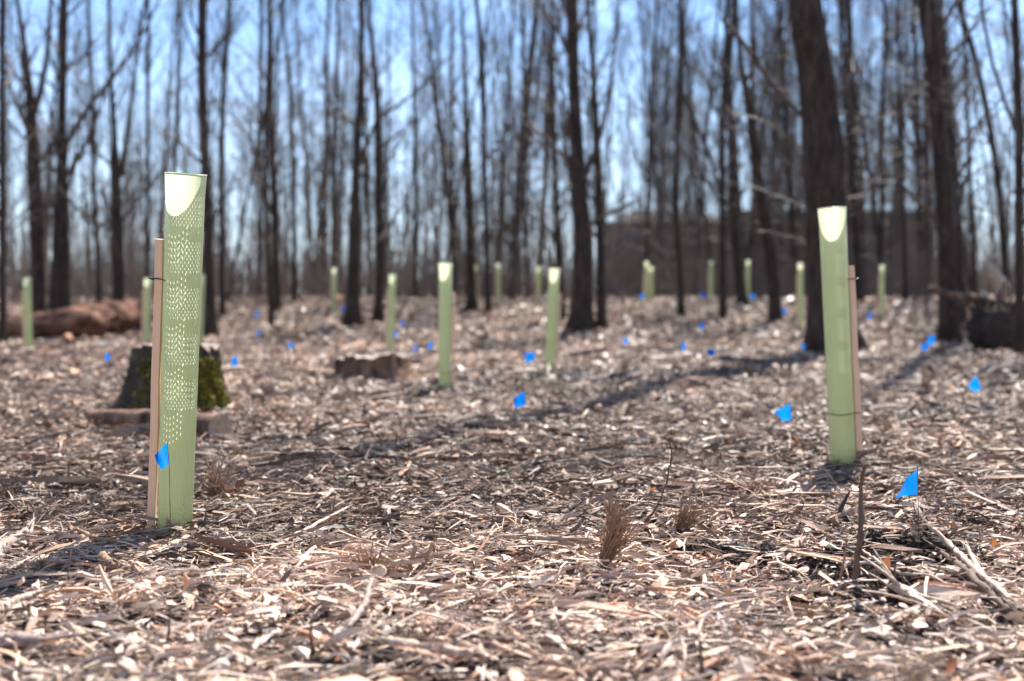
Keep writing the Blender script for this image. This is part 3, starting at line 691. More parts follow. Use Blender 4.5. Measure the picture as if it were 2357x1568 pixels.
# ------------------------------------------------------------------ tree shelters (tubes with stakes)
def shelter_mesh(hires, H, r0, r1, sun=True):
    if hires:
        cols = np.tile([2.2, 3.65, 2.2, 3.65] if sun else [1.3, 4.55, 1.3, 4.55], 32); cols = np.r_[0, np.cumsum(cols)] ; ang = cols[:-1] / cols[-1] * 2 * np.pi
        zs = [H]; kinds = []
        z = H - .065
        zs.append(z); kinds.append(0)
        for bnd in range(5):
            for q in range(5):
                for dz, kd in ((.0072, 1), (.0031, 0), (.0072, 2), (.0031, 0)):
                    z -= dz; zs.append(z); kinds.append(kd)
            z -= .047; zs.append(z); kinds.append(0)
        nlow = 12
        for zz in np.linspace(z, -.05, nlow + 1)[1:]: zs.append(zz); kinds.append(0)
        zs = np.array(zs)
    else:
        ang = np.arange(48) / 48 * 2 * np.pi; zs = np.linspace(H, -.05, 14); kinds = [0] * 13
    n = len(ang); t = 1 - zs / H
    rad = r1 + (r0 - r1) * np.clip(t, 0, 1); rad = rad + .0035 * np.exp(-(H - zs) / .02)
    cor = np.where(np.arange(n) % 2 == 0, .0003, -.0003) if hires else 0
    a0 = 0.0
    X = (rad[:, None] + cor) * np.cos(ang + a0)[None]; Y = (rad[:, None] + cor) * np.sin(ang + a0)[None]
    V = np.stack([X, Y, np.repeat(zs[:, None], n, 1)], -1).reshape(-1, 3)
    F = []
    for i, kd in enumerate(kinds):
        j = np.arange(n)
        if kd:
            deg = (np.degrees(ang) + 180) % 360 - 180
            holed = ((deg > -117) & (deg < -2)) | ((deg > 24) & (deg < 94) & sun)
            if kd == 2: holed = holed & ~((deg > 24) & (deg < 94))      # sparser at the back
            j = j[~(holed[j] & ((j % 4) == (0 if kd == 1 else 2)))]
        j2 = (j + 1) % n
        F.append(np.stack([i * n + j, (i + 1) * n + j, (i + 1) * n + j2, i * n + j2], -1))
    b = Bag(); b.add(V, np.concatenate(F)); me = b.mesh('tube', smooth=not hires); me.materials.append(M['tube'])
    rb = Bag(); aa = np.linspace(0, 2 * np.pi, 49)[:-1]; rt = rad[0]
    prof = np.linspace(0, 2 * np.pi, 9)[:-1]; RR = rt + .0016 * np.cos(prof); ZZ = H + .0022 * np.sin(prof)
    Vr = np.stack([RR[None] * np.cos(aa)[:, None], RR[None] * np.sin(aa)[:, None], np.repeat(ZZ[None], 48, 0)], -1).reshape(-1, 3)
    i = np.arange(48)[:, None]; j = np.arange(8)[None]
    Fr = np.stack([i * 8 + j, ((i + 1) % 48) * 8 + j, ((i + 1) % 48) * 8 + (j + 1) % 8, i * 8 + (j + 1) % 8], -1).reshape(-1, 4)
    rb.add(Vr, Fr); rm = rb.mesh('rim'); rm.materials.append(M['rim'])
    return me, rm
hi_a = shelter_mesh(True, 1.2, .0565, .062)
hi_b = shelter_mesh(True, 1.2, .0565, .0625, False)
lo = shelter_mesh(False, 1.2, .052, .060)
def stake_mesh(w, h):
    b = Bag(); tw = w; V = []
    n = 9; zs = np.r_[np.linspace(-.25, h, n)]
    for i, z in enumerate(zs):
        s = .4 if i == 0 else 1
        dx = .0012 * math.sin(i * 2.1)
        V += [(-tw * s + dx, -.011 * s, z), (tw * s + dx, -.011 * s, z), (tw * s + dx, .011 * s, z), (-tw * s + dx, .011 * s, z)]
    F = [(i * 4 + j, i * 4 + (j + 1) % 4, i * 4 + 4 + (j + 1) % 4, i * 4 + 4 + j) for i in range(n - 1) for j in range(4)] + [((n - 1) * 4, (n - 1) * 4 + 1, (n - 1) * 4 + 2, (n - 1) * 4 + 3)]
    b.add(V, F); me = b.mesh('stake', smooth=False); me.materials.append(M['stake']); return me
stake_a = stake_mesh(.0125, .985); stake_b = stake_mesh(.0135, .93)
def tie_bag(z, side, sx, sc, full=False, hw=.0021):
    """a cable tie: round the stake and in through the tube wall, or round both"""
    m = side; X = abs(sx)
    if full:
        a = np.radians(np.linspace(-60, 60, 5)); r = .0615 * sc
        pts = [(X - .008, -.024), (X - .017, -.0235)] + [(r * math.cos(t), r * math.sin(t)) for t in np.radians(np.linspace(-48, -312, 22))] + [(X - .017, .006), (X + .0135, .006), (X + .0155, -.01), (X + .0135, -.0245), (X - .008, -.024)]
    else:
        pts = [(X + .0145, .004), (X + .0155, -.023), (X, -.0245), (X - .014, -.0285), (X - .028, -.0415), (X - .034, -.036), (X - .034, 0), (X - .022, .014), (X - .005, .007), (X + .0145, .004)]
    P = np.array([(m * p[0], p[1], z + .003 * math.sin(i * .7)) for i, p in enumerate(pts)])
    b = Bag(); Q, w = resample(P, np.full(len(P), hw), 48); tube_into(b, Q, w, 6, cap=False)
    q, w = resample([(m * (X + .013), -.024, z), (m * (X + .024), -.026, z + .001), (m * (X + .030), -.026, z + .005)], [.0038, .003, .0012], 7); tube_into(b, q, w, 6)
    return b
def shelter(px, py, tx, ty, label, hires=None, side=-1, H=1.2, d=None, scale=1.0, ties=(.86,), yaw=0, sy=-.01, full=(), pitch=0):
    if d is None: g = hit(px, py)
    else:
        r_ = ray(px, py); g = np.array([r_[0] * d, d, float(gz(r_[0] * d, d))])
    d = g[1]
    top = atd(tx, ty, d - 1.2 * math.sin(pitch))
    hh = (top[2] - g[2]) / math.cos(pitch); s = hh / H
    root = empty('tree_shelter', g, label, 'tree shelter', 'pale green tree shelter tubes in the clearing')
    lean = math.atan2(top[0] - g[0], hh)
    root.rotation_euler = (pitch, lean, 0)
    tm, rm = hires or lo
    o = bpy.data.objects.new('tube', tm); COL.objects.link(o); o.parent = root; o.scale = (scale, scale, s); o.rotation_euler = (0, 0, yaw)
    r = bpy.data.objects.new('rim', rm); COL.objects.link(r); r.parent = o
    sx = side * (.0745) * scale
    k = bpy.data.objects.new('stake', stake_a if side < 0 else stake_b); COL.objects.link(k); k.parent = root; k.location = (sx, sy, 0); k.scale = (1, 1, s)
    for z in ties:
        tie_bag(z * s, side, sx, scale, z in full).build('cable_tie', M['black'], root)
    return root
shelter(402, 1226, 429, 399, 'tall sharp tube on the left with slits, its tan stake on the left', hi_a, -1, ties=(.855,), yaw=.0, pitch=math.radians(7))
shelter(1941, 1073, 1915, 479, 'tall tube on the right before the thickest trunk, its stake on the right side', hi_b, 1, ties=(.865, .245), full=(.245,), yaw=.15)
SH = [
 (1023, 898, 1026, 606, 'widest of the blurred tubes, standing right of the low stump', dict(side=1, ties=(.8, .17), full=(.17,))),
 (1264, 862, 1277, 618, 'blurred tube with a bright glowing mouth just left of the stout middle trunk', dict(side=1, ties=(.8,))),
 (898, 808, 904, 632, 'thin blurred tube standing behind the low stump', dict(ties=(.8,))),
 (768, 728, 770, 617, 'small blurred tube left of the straight tapering trunk, near the dark blue flag', dict(d=24.0)),
 (337, 790, 340, 641, 'pale tube rising behind the mossy stump, left of the big left tube', dict(ties=(.8,))),
 (67, 808, 62, 639, 'tube near the left edge in front of the reddish log', dict(ties=(.8,))),
 (460, 800, 464, 632, 'tube nearly hidden behind the right edge of the big left one', dict()),
 (1094, 712, 1096, 611, 'olive tinged far tube first to the right of the widest blurred one', dict(d=25, side=1)),
 (1148, 712, 1147, 606, 'dim far tube second to the right of the widest blurred one', dict(d=27)),
 (1240, 703, 1240, 614, 'far tube just left of the one with the glowing mouth', dict(d=28)),
 (1486, 702, 1489, 602, 'left, brighter tube of the touching far pair before the building', dict(d=27)),
 (1500, 702, 1499, 614, 'right, dimmer tube of the touching far pair before the building', dict(d=29)),
 (1637, 700, 1637, 601, 'far tube below the right end of the building roof, left of a dark trunk', dict(d=28)),
 (1722, 703, 1722, 599, 'far tube right of the dark crooked trunk', dict(d=27)),
 (1843, 692, 1842, 606, 'far tube directly left of the thickest trunk', dict(d=21)),
 (2030, 700, 2030, 610, 'far dim tube right of the thickest trunk by the thin leaning one', dict(d=22)),
]
for (a, b_, c, e, lab, kw) in SH: shelter(a, b_, c, e, lab, scale=.95, **kw)

# ------------------------------------------------------------------ marker flags
def flag(corners, base, d, label, seed=0, pole_top=None):
    """corners px: pole top, pole bottom, outer bottom, outer top; base px on the ground"""
    rng = np.random.default_rng(seed + 900)
    if d is None: g = hit(*base); d = g[1]
    else: r_ = ray(base[0], base[1]); g = np.array([r_[0] * d, d, float(gz(r_[0] * d, d))])
    root = empty('marker_flag', g, label, 'marker flag', 'blue marker flags in the clearing')
    C = [atd(px, py, d) - g for (px, py) in corners]
    wd = np.linalg.norm(C[3] - C[0]); dep = rng.uniform(-.5, .5) * wd
    C[2] = C[2] + np.array([0, dep * 1.1, 0]); C[3] = C[3] + np.array([0, dep, 0])
    n = 9; u, v = np.meshgrid(np.linspace(0, 1, n), np.linspace(0, 1, n), indexing='ij')
    u, v = u[..., None], v[..., None]
    P = (C[0] * (1 - u) + C[3] * u) * (1 - v) + (C[1] * (1 - u) + C[2] * u) * v
    P[..., 1] += wd * (.11 * np.sin(u[..., 0] * 6 + v[..., 0] * 2 + rng.uniform(0, 3)) + .10 * np.sin(v[..., 0] * 4 + u[..., 0] * 3)) * u[..., 0]
    th = np.array([0, .0003, 0]); i, j = np.meshgrid(np.arange(n - 1), np.arange(n - 1), indexing='ij'); k = (i * n + j).ravel()
    F = np.stack([k, k + 1, k + n + 1, k + n], -1)
    b = Bag(); b.add(P.reshape(-1, 3), F); b.build('flag', M['flag'], root)
    w = Bag(); top = C[0] + np.array([0, 0, .004]); Q = np.array([(0, 0, -.05), (0, 0, .0), C[1] * .98 + np.array([0.0, 0, 0]), top])
    Q, q = resample(Q, [.0011] * 4, 12); tube_into(w, Q, np.full(12, .0011 if d < 6 else .0014), 5); w.build('wire', M['wire'], root)
flag([(385, 1018), (390, 1068), (369, 1083), (351, 1050)], (393, 1222), 3.14, 'blue flag overlapping the stake and lower part of the big left tube', 1)
flag([(2112, 1077), (2113, 1137), (2053, 1143), (2078, 1106)], (2115, 1300), None, 'sharp blue triangle shaped flag right of the right tube, above the dark soil', 2)
flag([(1208, 899), (1210, 932), (1184, 938), (1182, 917)], (1209, 1005), None, 'blue flag in the open middle, nearest below the tree shadow', 3)
flag([(1231, 811), (1230, 829), (1212, 835), (1205, 813)], (1226, 905), None, 'blue flag just left of the foot of the tube with the glowing mouth', 4)
flag([(1818, 929), (1823, 965), (1808, 973), (1787, 950)], (1822, 1050), None, 'bright blue diamond shaped flag left of the right tube', 5)
flag([(2247, 866), (2260, 894), (2250, 904), (2233, 889)], (2251, 980), None, 'blue flag alone at the right side, above the triangle shaped one', 6)
flag([(2152, 772), (2154, 789), (2140, 794), (2136, 775)], (2150, 850), None, 'upper right flag of the overlapping pair on the bright chips at right', 7)
flag([(2139, 787), (2137, 803), (2123, 810), (2120, 793)], (2132, 866), None, 'lower left flag of the overlapping pair on the bright chips at right', 8)
FL = [ # centre x, centre y, w, h, label
 (1637, 811, 20, 17, 'blue flag with a white glint above it, in the middle of the right half'),
 (540, 832, 13, 24, 'slim blue flag right of the mossy stump'),
 (247, 821, 11, 20, 'blue flag left of the mossy stump'),
 (300, 738, 12, 17, 'blue flag in front of the right half of the reddish log'),
 (76, 757, 9, 17, 'blue flag touching the right side of the tube near the left edge'),
 (466, 739, 8, 14, 'small blue flag peeping out right of the big left tube'),
 (803, 706, 18, 15, 'dark blue flag at the foot of the straight tapering trunk'),
 (788, 711, 8, 13, 'faint blue flag between the small tube and the dark blue flag'),
 (990, 795, 11, 17, 'blue flag just left of the widest blurred tube'),
 (956, 800, 8, 14, 'pale blue flag between the thin tube and the widest blurred one'),
 (925, 745, 9, 12, 'faint blue flag right of the top half of the thin tube'),
 (911, 769, 7, 12, 'faint blue flag touching the lower right side of the thin tube'),
 (669, 795, 11, 13, 'faint blue flag on the left part of the clearing beside an upright stem'),
 (591, 722, 8, 13, 'tiny faint blue flag left of the bowed slim trunk'),
 (594, 766, 9, 13, 'faint blue flag below the tiny one left of the bowed slim trunk'),
 (1440, 785, 12, 14, 'faint blue flag on bright chips right of the stout middle trunk'),
 (1573, 798, 9, 24, 'narrow upright blue flag left of the one with a white glint'),
 (1614, 750, 13, 15, 'dull blue flag above the narrow upright flag'),
 (1380, 689, 14, 18, 'blue flag right beside the stout middle trunk at the wood edge'),
 (1386, 716, 10, 13, 'pale blue flag just below the one beside the stout middle trunk'),
 (1478, 682, 10, 13, 'blue flag left of the touching far pair of tubes'),
 (1620, 678, 14, 14, 'blue flag left of the far tube by the building roof end'),
 (1731, 682, 11, 12, 'blue flag right of the far tube by the dark crooked trunk'),
 (1785, 684, 18, 10, 'dark blue flag at the foot of the left leaning trunk'),
 (1806, 714, 11, 12, 'dull blue flag left of the thickest trunk, in front of the dark one'),
 (1871, 684, 12, 11, 'dark blue flag half behind the left side of the thickest trunk'),
 (2001, 728, 12, 18, 'blue flag in the shade right of the right tube'),
 (1849, 797, 9, 13, 'faint blue flag at the left foot of the thickest trunk'),
]
for i, (x, y, w, h, lab) in enumerate(FL):
    # distance from flag height 0.3 m above the ground
    py = y - h / 2
    r_ = ray(x, py); t_ = np.linspace(3, 26, 4000); f_ = CAM_H + r_[2] * t_ - gz(r_[0] * t_, t_) - .30
    kk = np.argmax(f_ < 0); d = float(t_[kk]) if f_[kk] < 0 else 23.0
    mn = .062 * FPX / d * (.55 if w < .6 * h else .8)
    w = max(w * .95, mn * .6); h = max(h, .05 * FPX / d)
    j = np.random.default_rng(i).normal(0, .12, 4)
    s = 1 if i % 3 else -1
    flag([(x + s * w / 2, y - h / 2), (x + s * w / 2, y + h / 2 * (.8 + j[0])), (x - s * w / 2 * (.8 + j[1]), y + h / 2), (x - s * w / 2, y - h / 2 * (.5 + j[2]))], (x + s * w / 2, y + 40), d, lab, 20 + i)

# ------------------------------------------------------------------ stumps, logs, root mass
def stump(px, py, wtop, htop, label, seed, moss=False, flare=.65, topmat='oldcut', mat='stumpbark'):
    rng = np.random.default_rng(seed); g = hit(px, py); d = g[1]
    g = g + np.array([0, wtop * d / FPX / 2 * .7, 0]); g[2] = float(gz(g[0], g[1]))
    R0 = wtop * d / FPX / 2; H = htop * d / FPX
    root = empty('tree_stump', g, label, 'tree stump')
    S_, K = 64, 22; a = np.arange(S_) * 2 * np.pi / S_; t = np.linspace(-.15, 1, K)
    lob = sum(np.maximum(0, np.cos((a - p) * 1.0)) ** 14 * w for p, w in zip(rng.uniform(0, .6, 7) + np.arange(7) * .9, rng.uniform(.5, 1.1, 7)))
    rad = R0 * (1 + flare * np.exp(-np.clip(t, 0, 1) * 2.2)[:, None] * (.35 + lob[None]) + .05 * lob[None] + rng.normal(0, .012, (K, S_)) + (np.cumsum(rng.normal(0, .012, (K, S_)), 0) + .05 * np.sin(a * 9 + 1.5 * np.sin(a * 2)) + .035 * np.sin(a * 17 + 2) + rng.normal(0, .03, (1, S_))))
    V = np.stack([rad * np.cos(a), rad * np.sin(a), np.repeat((t * H)[:, None], S_, 1) + (rng.normal(0, .012, (1, S_)) + .02 * np.sin(a * 5)[None] + .10 * np.cos(a + 1)[None] * R0) * (t > .9)[:, None]], -1).reshape(-1, 3)
    i = np.arange(K - 1)[:, None] * S_; j = np.arange(S_)[None]; j2 = (j + 1) % S_
    F = np.stack([i + j, i + j2, i + S_ + j2, i + S_ + j], -1).reshape(-1, 4)
    b = Bag(); b.add(V, F); b.build('bark', M[mat], root)
    tp = V.reshape(K, S_, 3)[-1]; c = tp.mean(0); tb = Bag(); VV = [tp * 1.0]
    for s in (.97, .7, .4, .12):
        q = c + (tp - c) * s; q[:, 2] += rng.normal(0, .004, S_) + (.006 if s < .9 else 0); VV.append(q)
    VV = np.concatenate(VV); i = np.arange(4)[:, None] * S_
    tb.addmulti(VV, [np.stack([i + j, i + j2, i + S_ + j2, i + S_ + j], -1).reshape(-1, 4), (4 * S_ + np.arange(S_))[None]])
    tb.build('cut_face', M[topmat], root)
    if moss:
        mb = Bag(); n = 1700
        aa = rng.choice([0, 1], n, p=[.88, .12]); ang = np.where(aa == 0, rng.normal(-.62, .22, n), rng.normal(-2.0, .15, n)); tt = rng.uniform(0, .85, n) ** 1.1
        ri = np.array([np.interp(x_ % 6.283, a, rad[int(2 + y_ * (K - 3))], period=6.283) for x_, y_ in zip(ang, tt)]) + .004
        ctr = np.stack([ri * np.cos(ang), ri * np.sin(ang), tt * H], -1)
        u = rng.normal(0, 1, (n, 3, 3)) * .011 + np.stack([np.cos(ang), np.sin(ang), 0 * ang], -1)[:, None] * rng.uniform(0, .022, (n, 3, 1))
        mb.add((ctr[:, None] + u).reshape(-1, 3), np.arange(n * 3).reshape(-1, 3)); mb.build('moss', M['moss'], root, smooth=False)
    return root
stump(388, 935, 172, 138, 'large dark stump with yellow green moss standing behind the big left tube', 3, True, .55)
stump(850, 882, 152, 52, 'low stump with a pale flat top and orange brown bark in the middle left', 8, False, .5, mat='stump_brown')

def log_obj(name, P, Rd, mat, endmat, label, cat, seed, sides=28, rough=.12, K=40, endlabel=None):
    """P in world coordinates; the object sits at the first point"""
    rng = np.random.default_rng(seed); P = np.array(P, float); g = P[0].copy(); P = P - g
    Q, r = resample(P, Rd, K)
    s1 = rng.normal(0, rough, (K, sides)); s1 = (s1 + np.roll(s1, 1, 0) + np.roll(s1, 1, 1) + np.roll(s1, -1, 1)) / 2
    big = rough * 1.3 * np.sin(np.linspace(0, 9, K))[:, None] * np.sin(np.arange(sides) * 2 * np.pi / sides * 2 + 1)[None]
    root = empty(name, g, label, cat)
    V, F = rings(Q, r, sides, (1 + s1 + big)[None])
    b = Bag(); b.add(V, F); b.build('bark', mat, root)
    ca, cb_ = V[:sides], V[-sides:]
    for c, fl in ((ca, True), (cb_, False)):
        eb = Bag(); m0 = c.mean(0); idx = np.arange(sides); VV = np.concatenate([c, m0 + (c - m0) * .5 + rng.normal(0, .002, c.shape), [m0]])
        j2 = (idx + 1) % sides; q = np.stack([idx, j2, sides + j2, sides + idx], -1); t3 = np.stack([sides + idx, sides + j2, np.full(sides, 2 * sides)], -1)
        eb.addmulti(VV, [q[:, ::-1] if fl else q, t3[:, ::-1] if fl else t3])
        eb.build('cut_end', endmat, root)
    return root
# short log in front of the mossy stump: its sawn end faces right
a = hit(195, 985) + [0, .1, 0]; b = hit(508, 1022)
log_obj('short_log', [a + [-.02, .05, .05], (a + b) / 2 + [0, 0, .08], b + [0, 0, .085]], [.045, .066, .078], M['stump_brown'], M['cutwood'], 'short dark log with an orange sawn end behind the foot of the big left tube', 'log', 4, rough=.03)
# long rotten log on the left
p0 = hit(-60, 790); p1 = hit(150, 786); p2 = hit(325, 764)
dd = p1[1]
log_obj('rotten_log', [p0 + [0, .3, .26], p1 + [-.7, .2, .30], p1 + [.2, .2, .36], p2 + [-.3, 0, .40], p2 + [.15, 0.2, .42]], [.17, .24, .30, .32, .29], M['rot'], M['rot'], 'long crumbling reddish brown log lying at the left edge of the clearing', 'log', 6, rough=.10, K=46, sides=34)
# fallen branch with an orange upper side and the root mass on the right
d0 = 16.0
def gp(px, py, d): 
    q = atd(px, py, d); return q
log_obj('fallen_branch', [gp(2140, 660, d0), gp(2185, 680, d0), gp(2240, 688, d0), gp(2300, 705, d0 - .5), gp(2370, 700, d0 - .5)], [.035, .06, .08, .10, .10], M['stump_brown'], M['cutwood'], 'dark fallen branch with an orange upper side reaching left from the root mass', 'branch', 12, rough=.1)
g = hit(2222, 782)
log_obj('cut_log', [g + [-.03, -.1, .16], g + [.35, .3, .18], g + [.95, .9, .16]], [.15, .14, .12], M['stumpbark'], M['cutwood'], 'dark log whose pale sawn end faces the camera below the root mass', 'log', 13, rough=.05)
g2 = gp(2262, 652, 17.0)
log_obj('snapped_trunk', [np.array([gp(2330, 712, 17)[0], 17.2, float(gz(7.6, 17))]) , gp(2306, 668, 17.), gp(2282, 632, 17.), gp(2266, 598, 17.)], [.12, .15, .13, .03], M['tornwood'], M['cutwood'], 'pale snapped trunk leaning left above the dark root mass', 'trunk', 14, rough=.06)
def rootmass():
    rng = np.random.default_rng(31); g = atd(2300, 760, 15.3); g[2] = float(gz(g[0], g[1]))
    root = empty('root_mass', g, 'black upturned root mass with tangled roots near the right edge', 'uprooted stump')
    b = Bag(); n = 28; m = 20; th = np.linspace(0, np.pi, m)[:, None]; ph = np.linspace(0, 2 * np.pi, n + 1)[:-1][None]
    r = .43 * (1 + .22 * np.sin(3 * ph + 1) * np.sin(th) + rng.normal(0, .09, (m, n)))
    V = np.stack([r * np.sin(th) * np.cos(ph) * 1.05, r * np.sin(th) * np.sin(ph) * .6, .30 + r * np.cos(th) * .95], -1)
    i = np.arange(m - 1)[:, None] * n; j = np.arange(n)[None]; j2 = (j + 1) % n
    b.add(V.reshape(-1, 3), np.stack([i + j, i + n + j, i + n + j2, i + j2], -1).reshape(-1, 4)); b.build('soil', M['soilclod'], root)
    rb = Bag()
    for k in range(34):
        a = rng.uniform(0, 6.28); e = rng.uniform(-.3, 1.2); d = np.array([math.cos(a) * math.cos(e), .5 * math.sin(a) * math.cos(e), math.sin(e)]); P = [np.array([0, 0, .35]) + d * .25]
        for q in range(6): d = d + rng.normal(0, .35, 3); d /= np.linalg.norm(d); P.append(P[-1] + d * .1)
        Q, w = resample(P, np.linspace(rng.uniform(.015, .035), .005, 7), 12); Q = Q * [1.25, 1, 1.15]; tube_into(rb, Q, w, 6)
    rb.build('roots', M['bark'], root)
rootmass()

# ------------------------------------------------------------------ sticks and pieces lying in the foreground
def stick(name, pix, wpx, mat, label, cat, seed, lift=.028, sides=9, rough=.14, flat=1.0, zoff=None, torn=True, K=26, group=None):
    """lies on the ground along the given pixels; zoff: extra height per point"""
    rng = np.random.default_rng(seed)
    P = []
    for k, (px, py) in enumerate(pix):
        h = lift + (zoff[k] if zoff else 0)
        P.append(hit(px, py) + np.array([0, 0, h]))
    P = np.array(P); d = P[:, 1].mean(); w = np.atleast_1d(np.array(wpx, float)) * 1.12 * d / FPX / 2
    if len(w) == 1: w = np.full(len(P), w[0])
    g = hit(*pix[0]); P = P - g
    Q, r = resample(P, w, K)
    Q += rng.normal(0, .0012, Q.shape)
    jit = 1 + rng.normal(0, rough, (1, K, sides)); a = np.arange(sides) * 2 * np.pi / sides
    b = Bag(); V, F = rings(Q, r, sides, jit)
    if flat != 1.0:
        V = V.reshape(K, sides, 3); V[..., 2] = Q[:, None, 2] + (V[..., 2] - Q[:, None, 2]) * flat; V = V.reshape(-1, 3)
    A, B = capfaces(V, sides, K); b.addmulti(V, [F, A, B])
    if torn:     # splinters at the ends
        for e, s in ((0, -1), (-1, 1)):
            dirv = Q[e] - Q[1 if e == 0 else -2]; dirv /= np.linalg.norm(dirv)
            for q in range(5):
                st = Q[e] - dirv * r.mean() * 2 + rng.normal(0, r.mean() * .45, 3); en = st + dirv * r.mean() * rng.uniform(4, 10) + rng.normal(0, r.mean() * .8, 3)
                q2, w2 = resample([st, (st + en) / 2 + rng.normal(0, r.mean() * .3, 3), en], [r.mean() * .32, r.mean() * .25, r.mean() * .04], 6); tube_into(b, q2, w2, 4)
    o = b.build(name, mat, smooth=True, loc=g); tag(o, label, cat, group); return o

stick('wood_splinter', [(754, 1386), (900, 1372), (1000, 1352), (1084, 1338)], [20, 22, 22, 15], M['tornwood'], 'long frayed tan split of wood lying in the lower middle, above a thin curved twig', 'wood piece', 1, flat=.6)
stick('thin_twig', [(1046, 1388), (1120, 1378), (1200, 1376), (1270, 1390)], [4, 6, 6, 4], M['stick'], 'thin curved brown twig below the long frayed split of wood', 'twig', 2, torn=False)
stick('fallen_stick', [(870, 1500), (960, 1520), (1090, 1540)], [16, 22, 18], M['tornwood'], 'thick blurred brown stick at the bottom edge left of centre', 'stick', 3)
stick('fallen_stick', [(1030, 1494), (1150, 1506), (1320, 1518)], [9, 13, 10], M['stick'], 'long thin brown stick near the bottom, right of the thick blurred one', 'stick', 4)
stick('wood_plank', [(2046, 1106), (2120, 1110), (2212, 1124)], [16, 18, 10], M['tornwood'], 'flat tan split plank lying behind the triangle shaped flag', 'wood piece', 5, flat=.5)
stick('bark_strip', [(1890, 1166), (2030, 1180), (2150, 1192), (2250, 1196), (2380, 1200)], [9, 14, 13, 12, 9], M['fibre'], 'long brown bark strip running to the right edge below the triangle shaped flag', 'bark strip', 6, flat=.5)
stick('bark_strip', [(1720, 1182), (1800, 1180), (1862, 1172)], [13, 18, 10], M['fibre'], 'short rusty bark strip left of the standing stick', 'bark strip', 7, flat=.55)
stick('split_branch', [(2160, 1290), (2215, 1335), (2270, 1385), (2330, 1440)], [8, 20, 24, 16], M['stick'], 'split branch with dark bark lying at the lower right', 'branch', 8, lift=.03, rough=.2)
stick('torn_branch', [(2150, 1275), (2185, 1300), (2240, 1350), (2300, 1400), (2330, 1430)], [5, 12, 15, 12, 6], M['tornwood'], 'pale torn strip of wood lying along the split branch at the lower right', 'wood piece', 9, lift=.048, zoff=[.03, .01, 0, 0, 0], rough=.25)
stick('pale_splinter', [(2225, 1315), (2250, 1345), (2285, 1380)], [5, 14, 12], M['tornwood'], 'pale forked splinter just right of the torn strip on the split branch', 'splinter', 10, lift=.03, zoff=[.045, .015, 0])
stick('wood_chunk', [(2056, 1375), (2090, 1390), (2132, 1412)], [24, 32, 20], M['tornwood'], 'chunky tan wood piece on the dark soil right of the standing stick', 'wood piece', 11, flat=.6)
stick('thin_root', [(1985, 1290), (2060, 1345), (2140, 1352), (2230, 1390)], [5, 7, 8, 5], M['tornwood'], 'thin pale root curving from the standing stick towards the split branch', 'root', 12, torn=False)
stick('dark_root', [(160, 1238), (200, 1275), (240, 1310), (268, 1330)], [10, 18, 20, 12], M['fibre'], 'brown root piece in the shade left of the foot of the big left tube', 'root', 13, lift=.03)
stick('dark_root', [(170, 1250), (230, 1280), (286, 1282)], [8, 12, 10], M['fibre'], 'slim brown root crossing the larger brown root left of the tube foot', 'root', 14, lift=.045)
stick('pale_stick', [(332, 1303), (375, 1285), (431, 1262)], [10, 12, 20], M['tornwood'], 'pale stick pointing at the foot of the big left tube', 'stick', 15)
stick('pale_log_piece', [(-40, 1310), (0, 1290), (60, 1248)], [34, 34, 20], M['oldcut'], 'pale thick wood piece sticking in from the left edge beside the dark hollow', 'wood piece', 16, lift=.03)
stick('pale_log_piece', [(-40, 1450), (20, 1420), (80, 1395)], [24, 26, 14], M['tornwood'], 'pale blurred wood piece at the left edge, second above the bottom corner', 'wood piece', 17, lift=.03)
stick('grey_log_piece', [(-40, 1512), (40, 1505), (115, 1512)], [34, 34, 22], M['oldcut'], 'grey wood piece in the lower left corner', 'wood piece', 18, lift=.03)
stick('orange_wood_piece', [(1826, 1560), (1880, 1552), (1930, 1548)], [16, 24, 12], M['fibre'], 'orange brown wood piece at the bottom edge right of centre', 'wood piece', 19, lift=.03, flat=.6)
stick('fallen_stick', [(1380, 1340), (1500, 1352), (1640, 1372)], [9, 12, 9], M['tornwood'], 'tan stick lying below the leaning frayed tuft, pointing right', 'stick', 20)
stick('fallen_stick', [(1160, 1255), (1340, 1262), (1500, 1290)], [8, 10, 8], M['tornwood'], 'tan stick lying left of the leaning frayed tuft', 'stick', 21)
stick('fallen_stick', [(600, 1300), (690, 1255), (800, 1200)], [7, 9, 6], M['tornwood'], 'slanting tan stick right of the big left tube, rising to the right', 'stick', 22, zoff=[0, .01, .02])
stick('fallen_stick', [(1230, 1120), (1440, 1130), (1700, 1140)], [6, 9, 7], M['stick'], 'long dark stick lying level in the middle, above the curved upright twig', 'stick', 23)
stick('fallen_stick', [(2190, 1490), (2260, 1515), (2310, 1530)], [10, 13, 9], M['oldcut'], 'grey stick in the lower right corner', 'stick', 24)
stick('dark_stick', [(800, 1110), (900, 1118), (1000, 1116)], [9, 12, 8], M['bark'], 'dark stick lying in a shadow left of the middle flag', 'stick', 25)
stick('bark_curl', [(800, 1475), (840, 1440), (855, 1400)], [10, 15, 10], M['oldcut'], 'grey curved wood curl near the bottom left of centre', 'wood piece', 26, zoff=[.0, .02, .04])

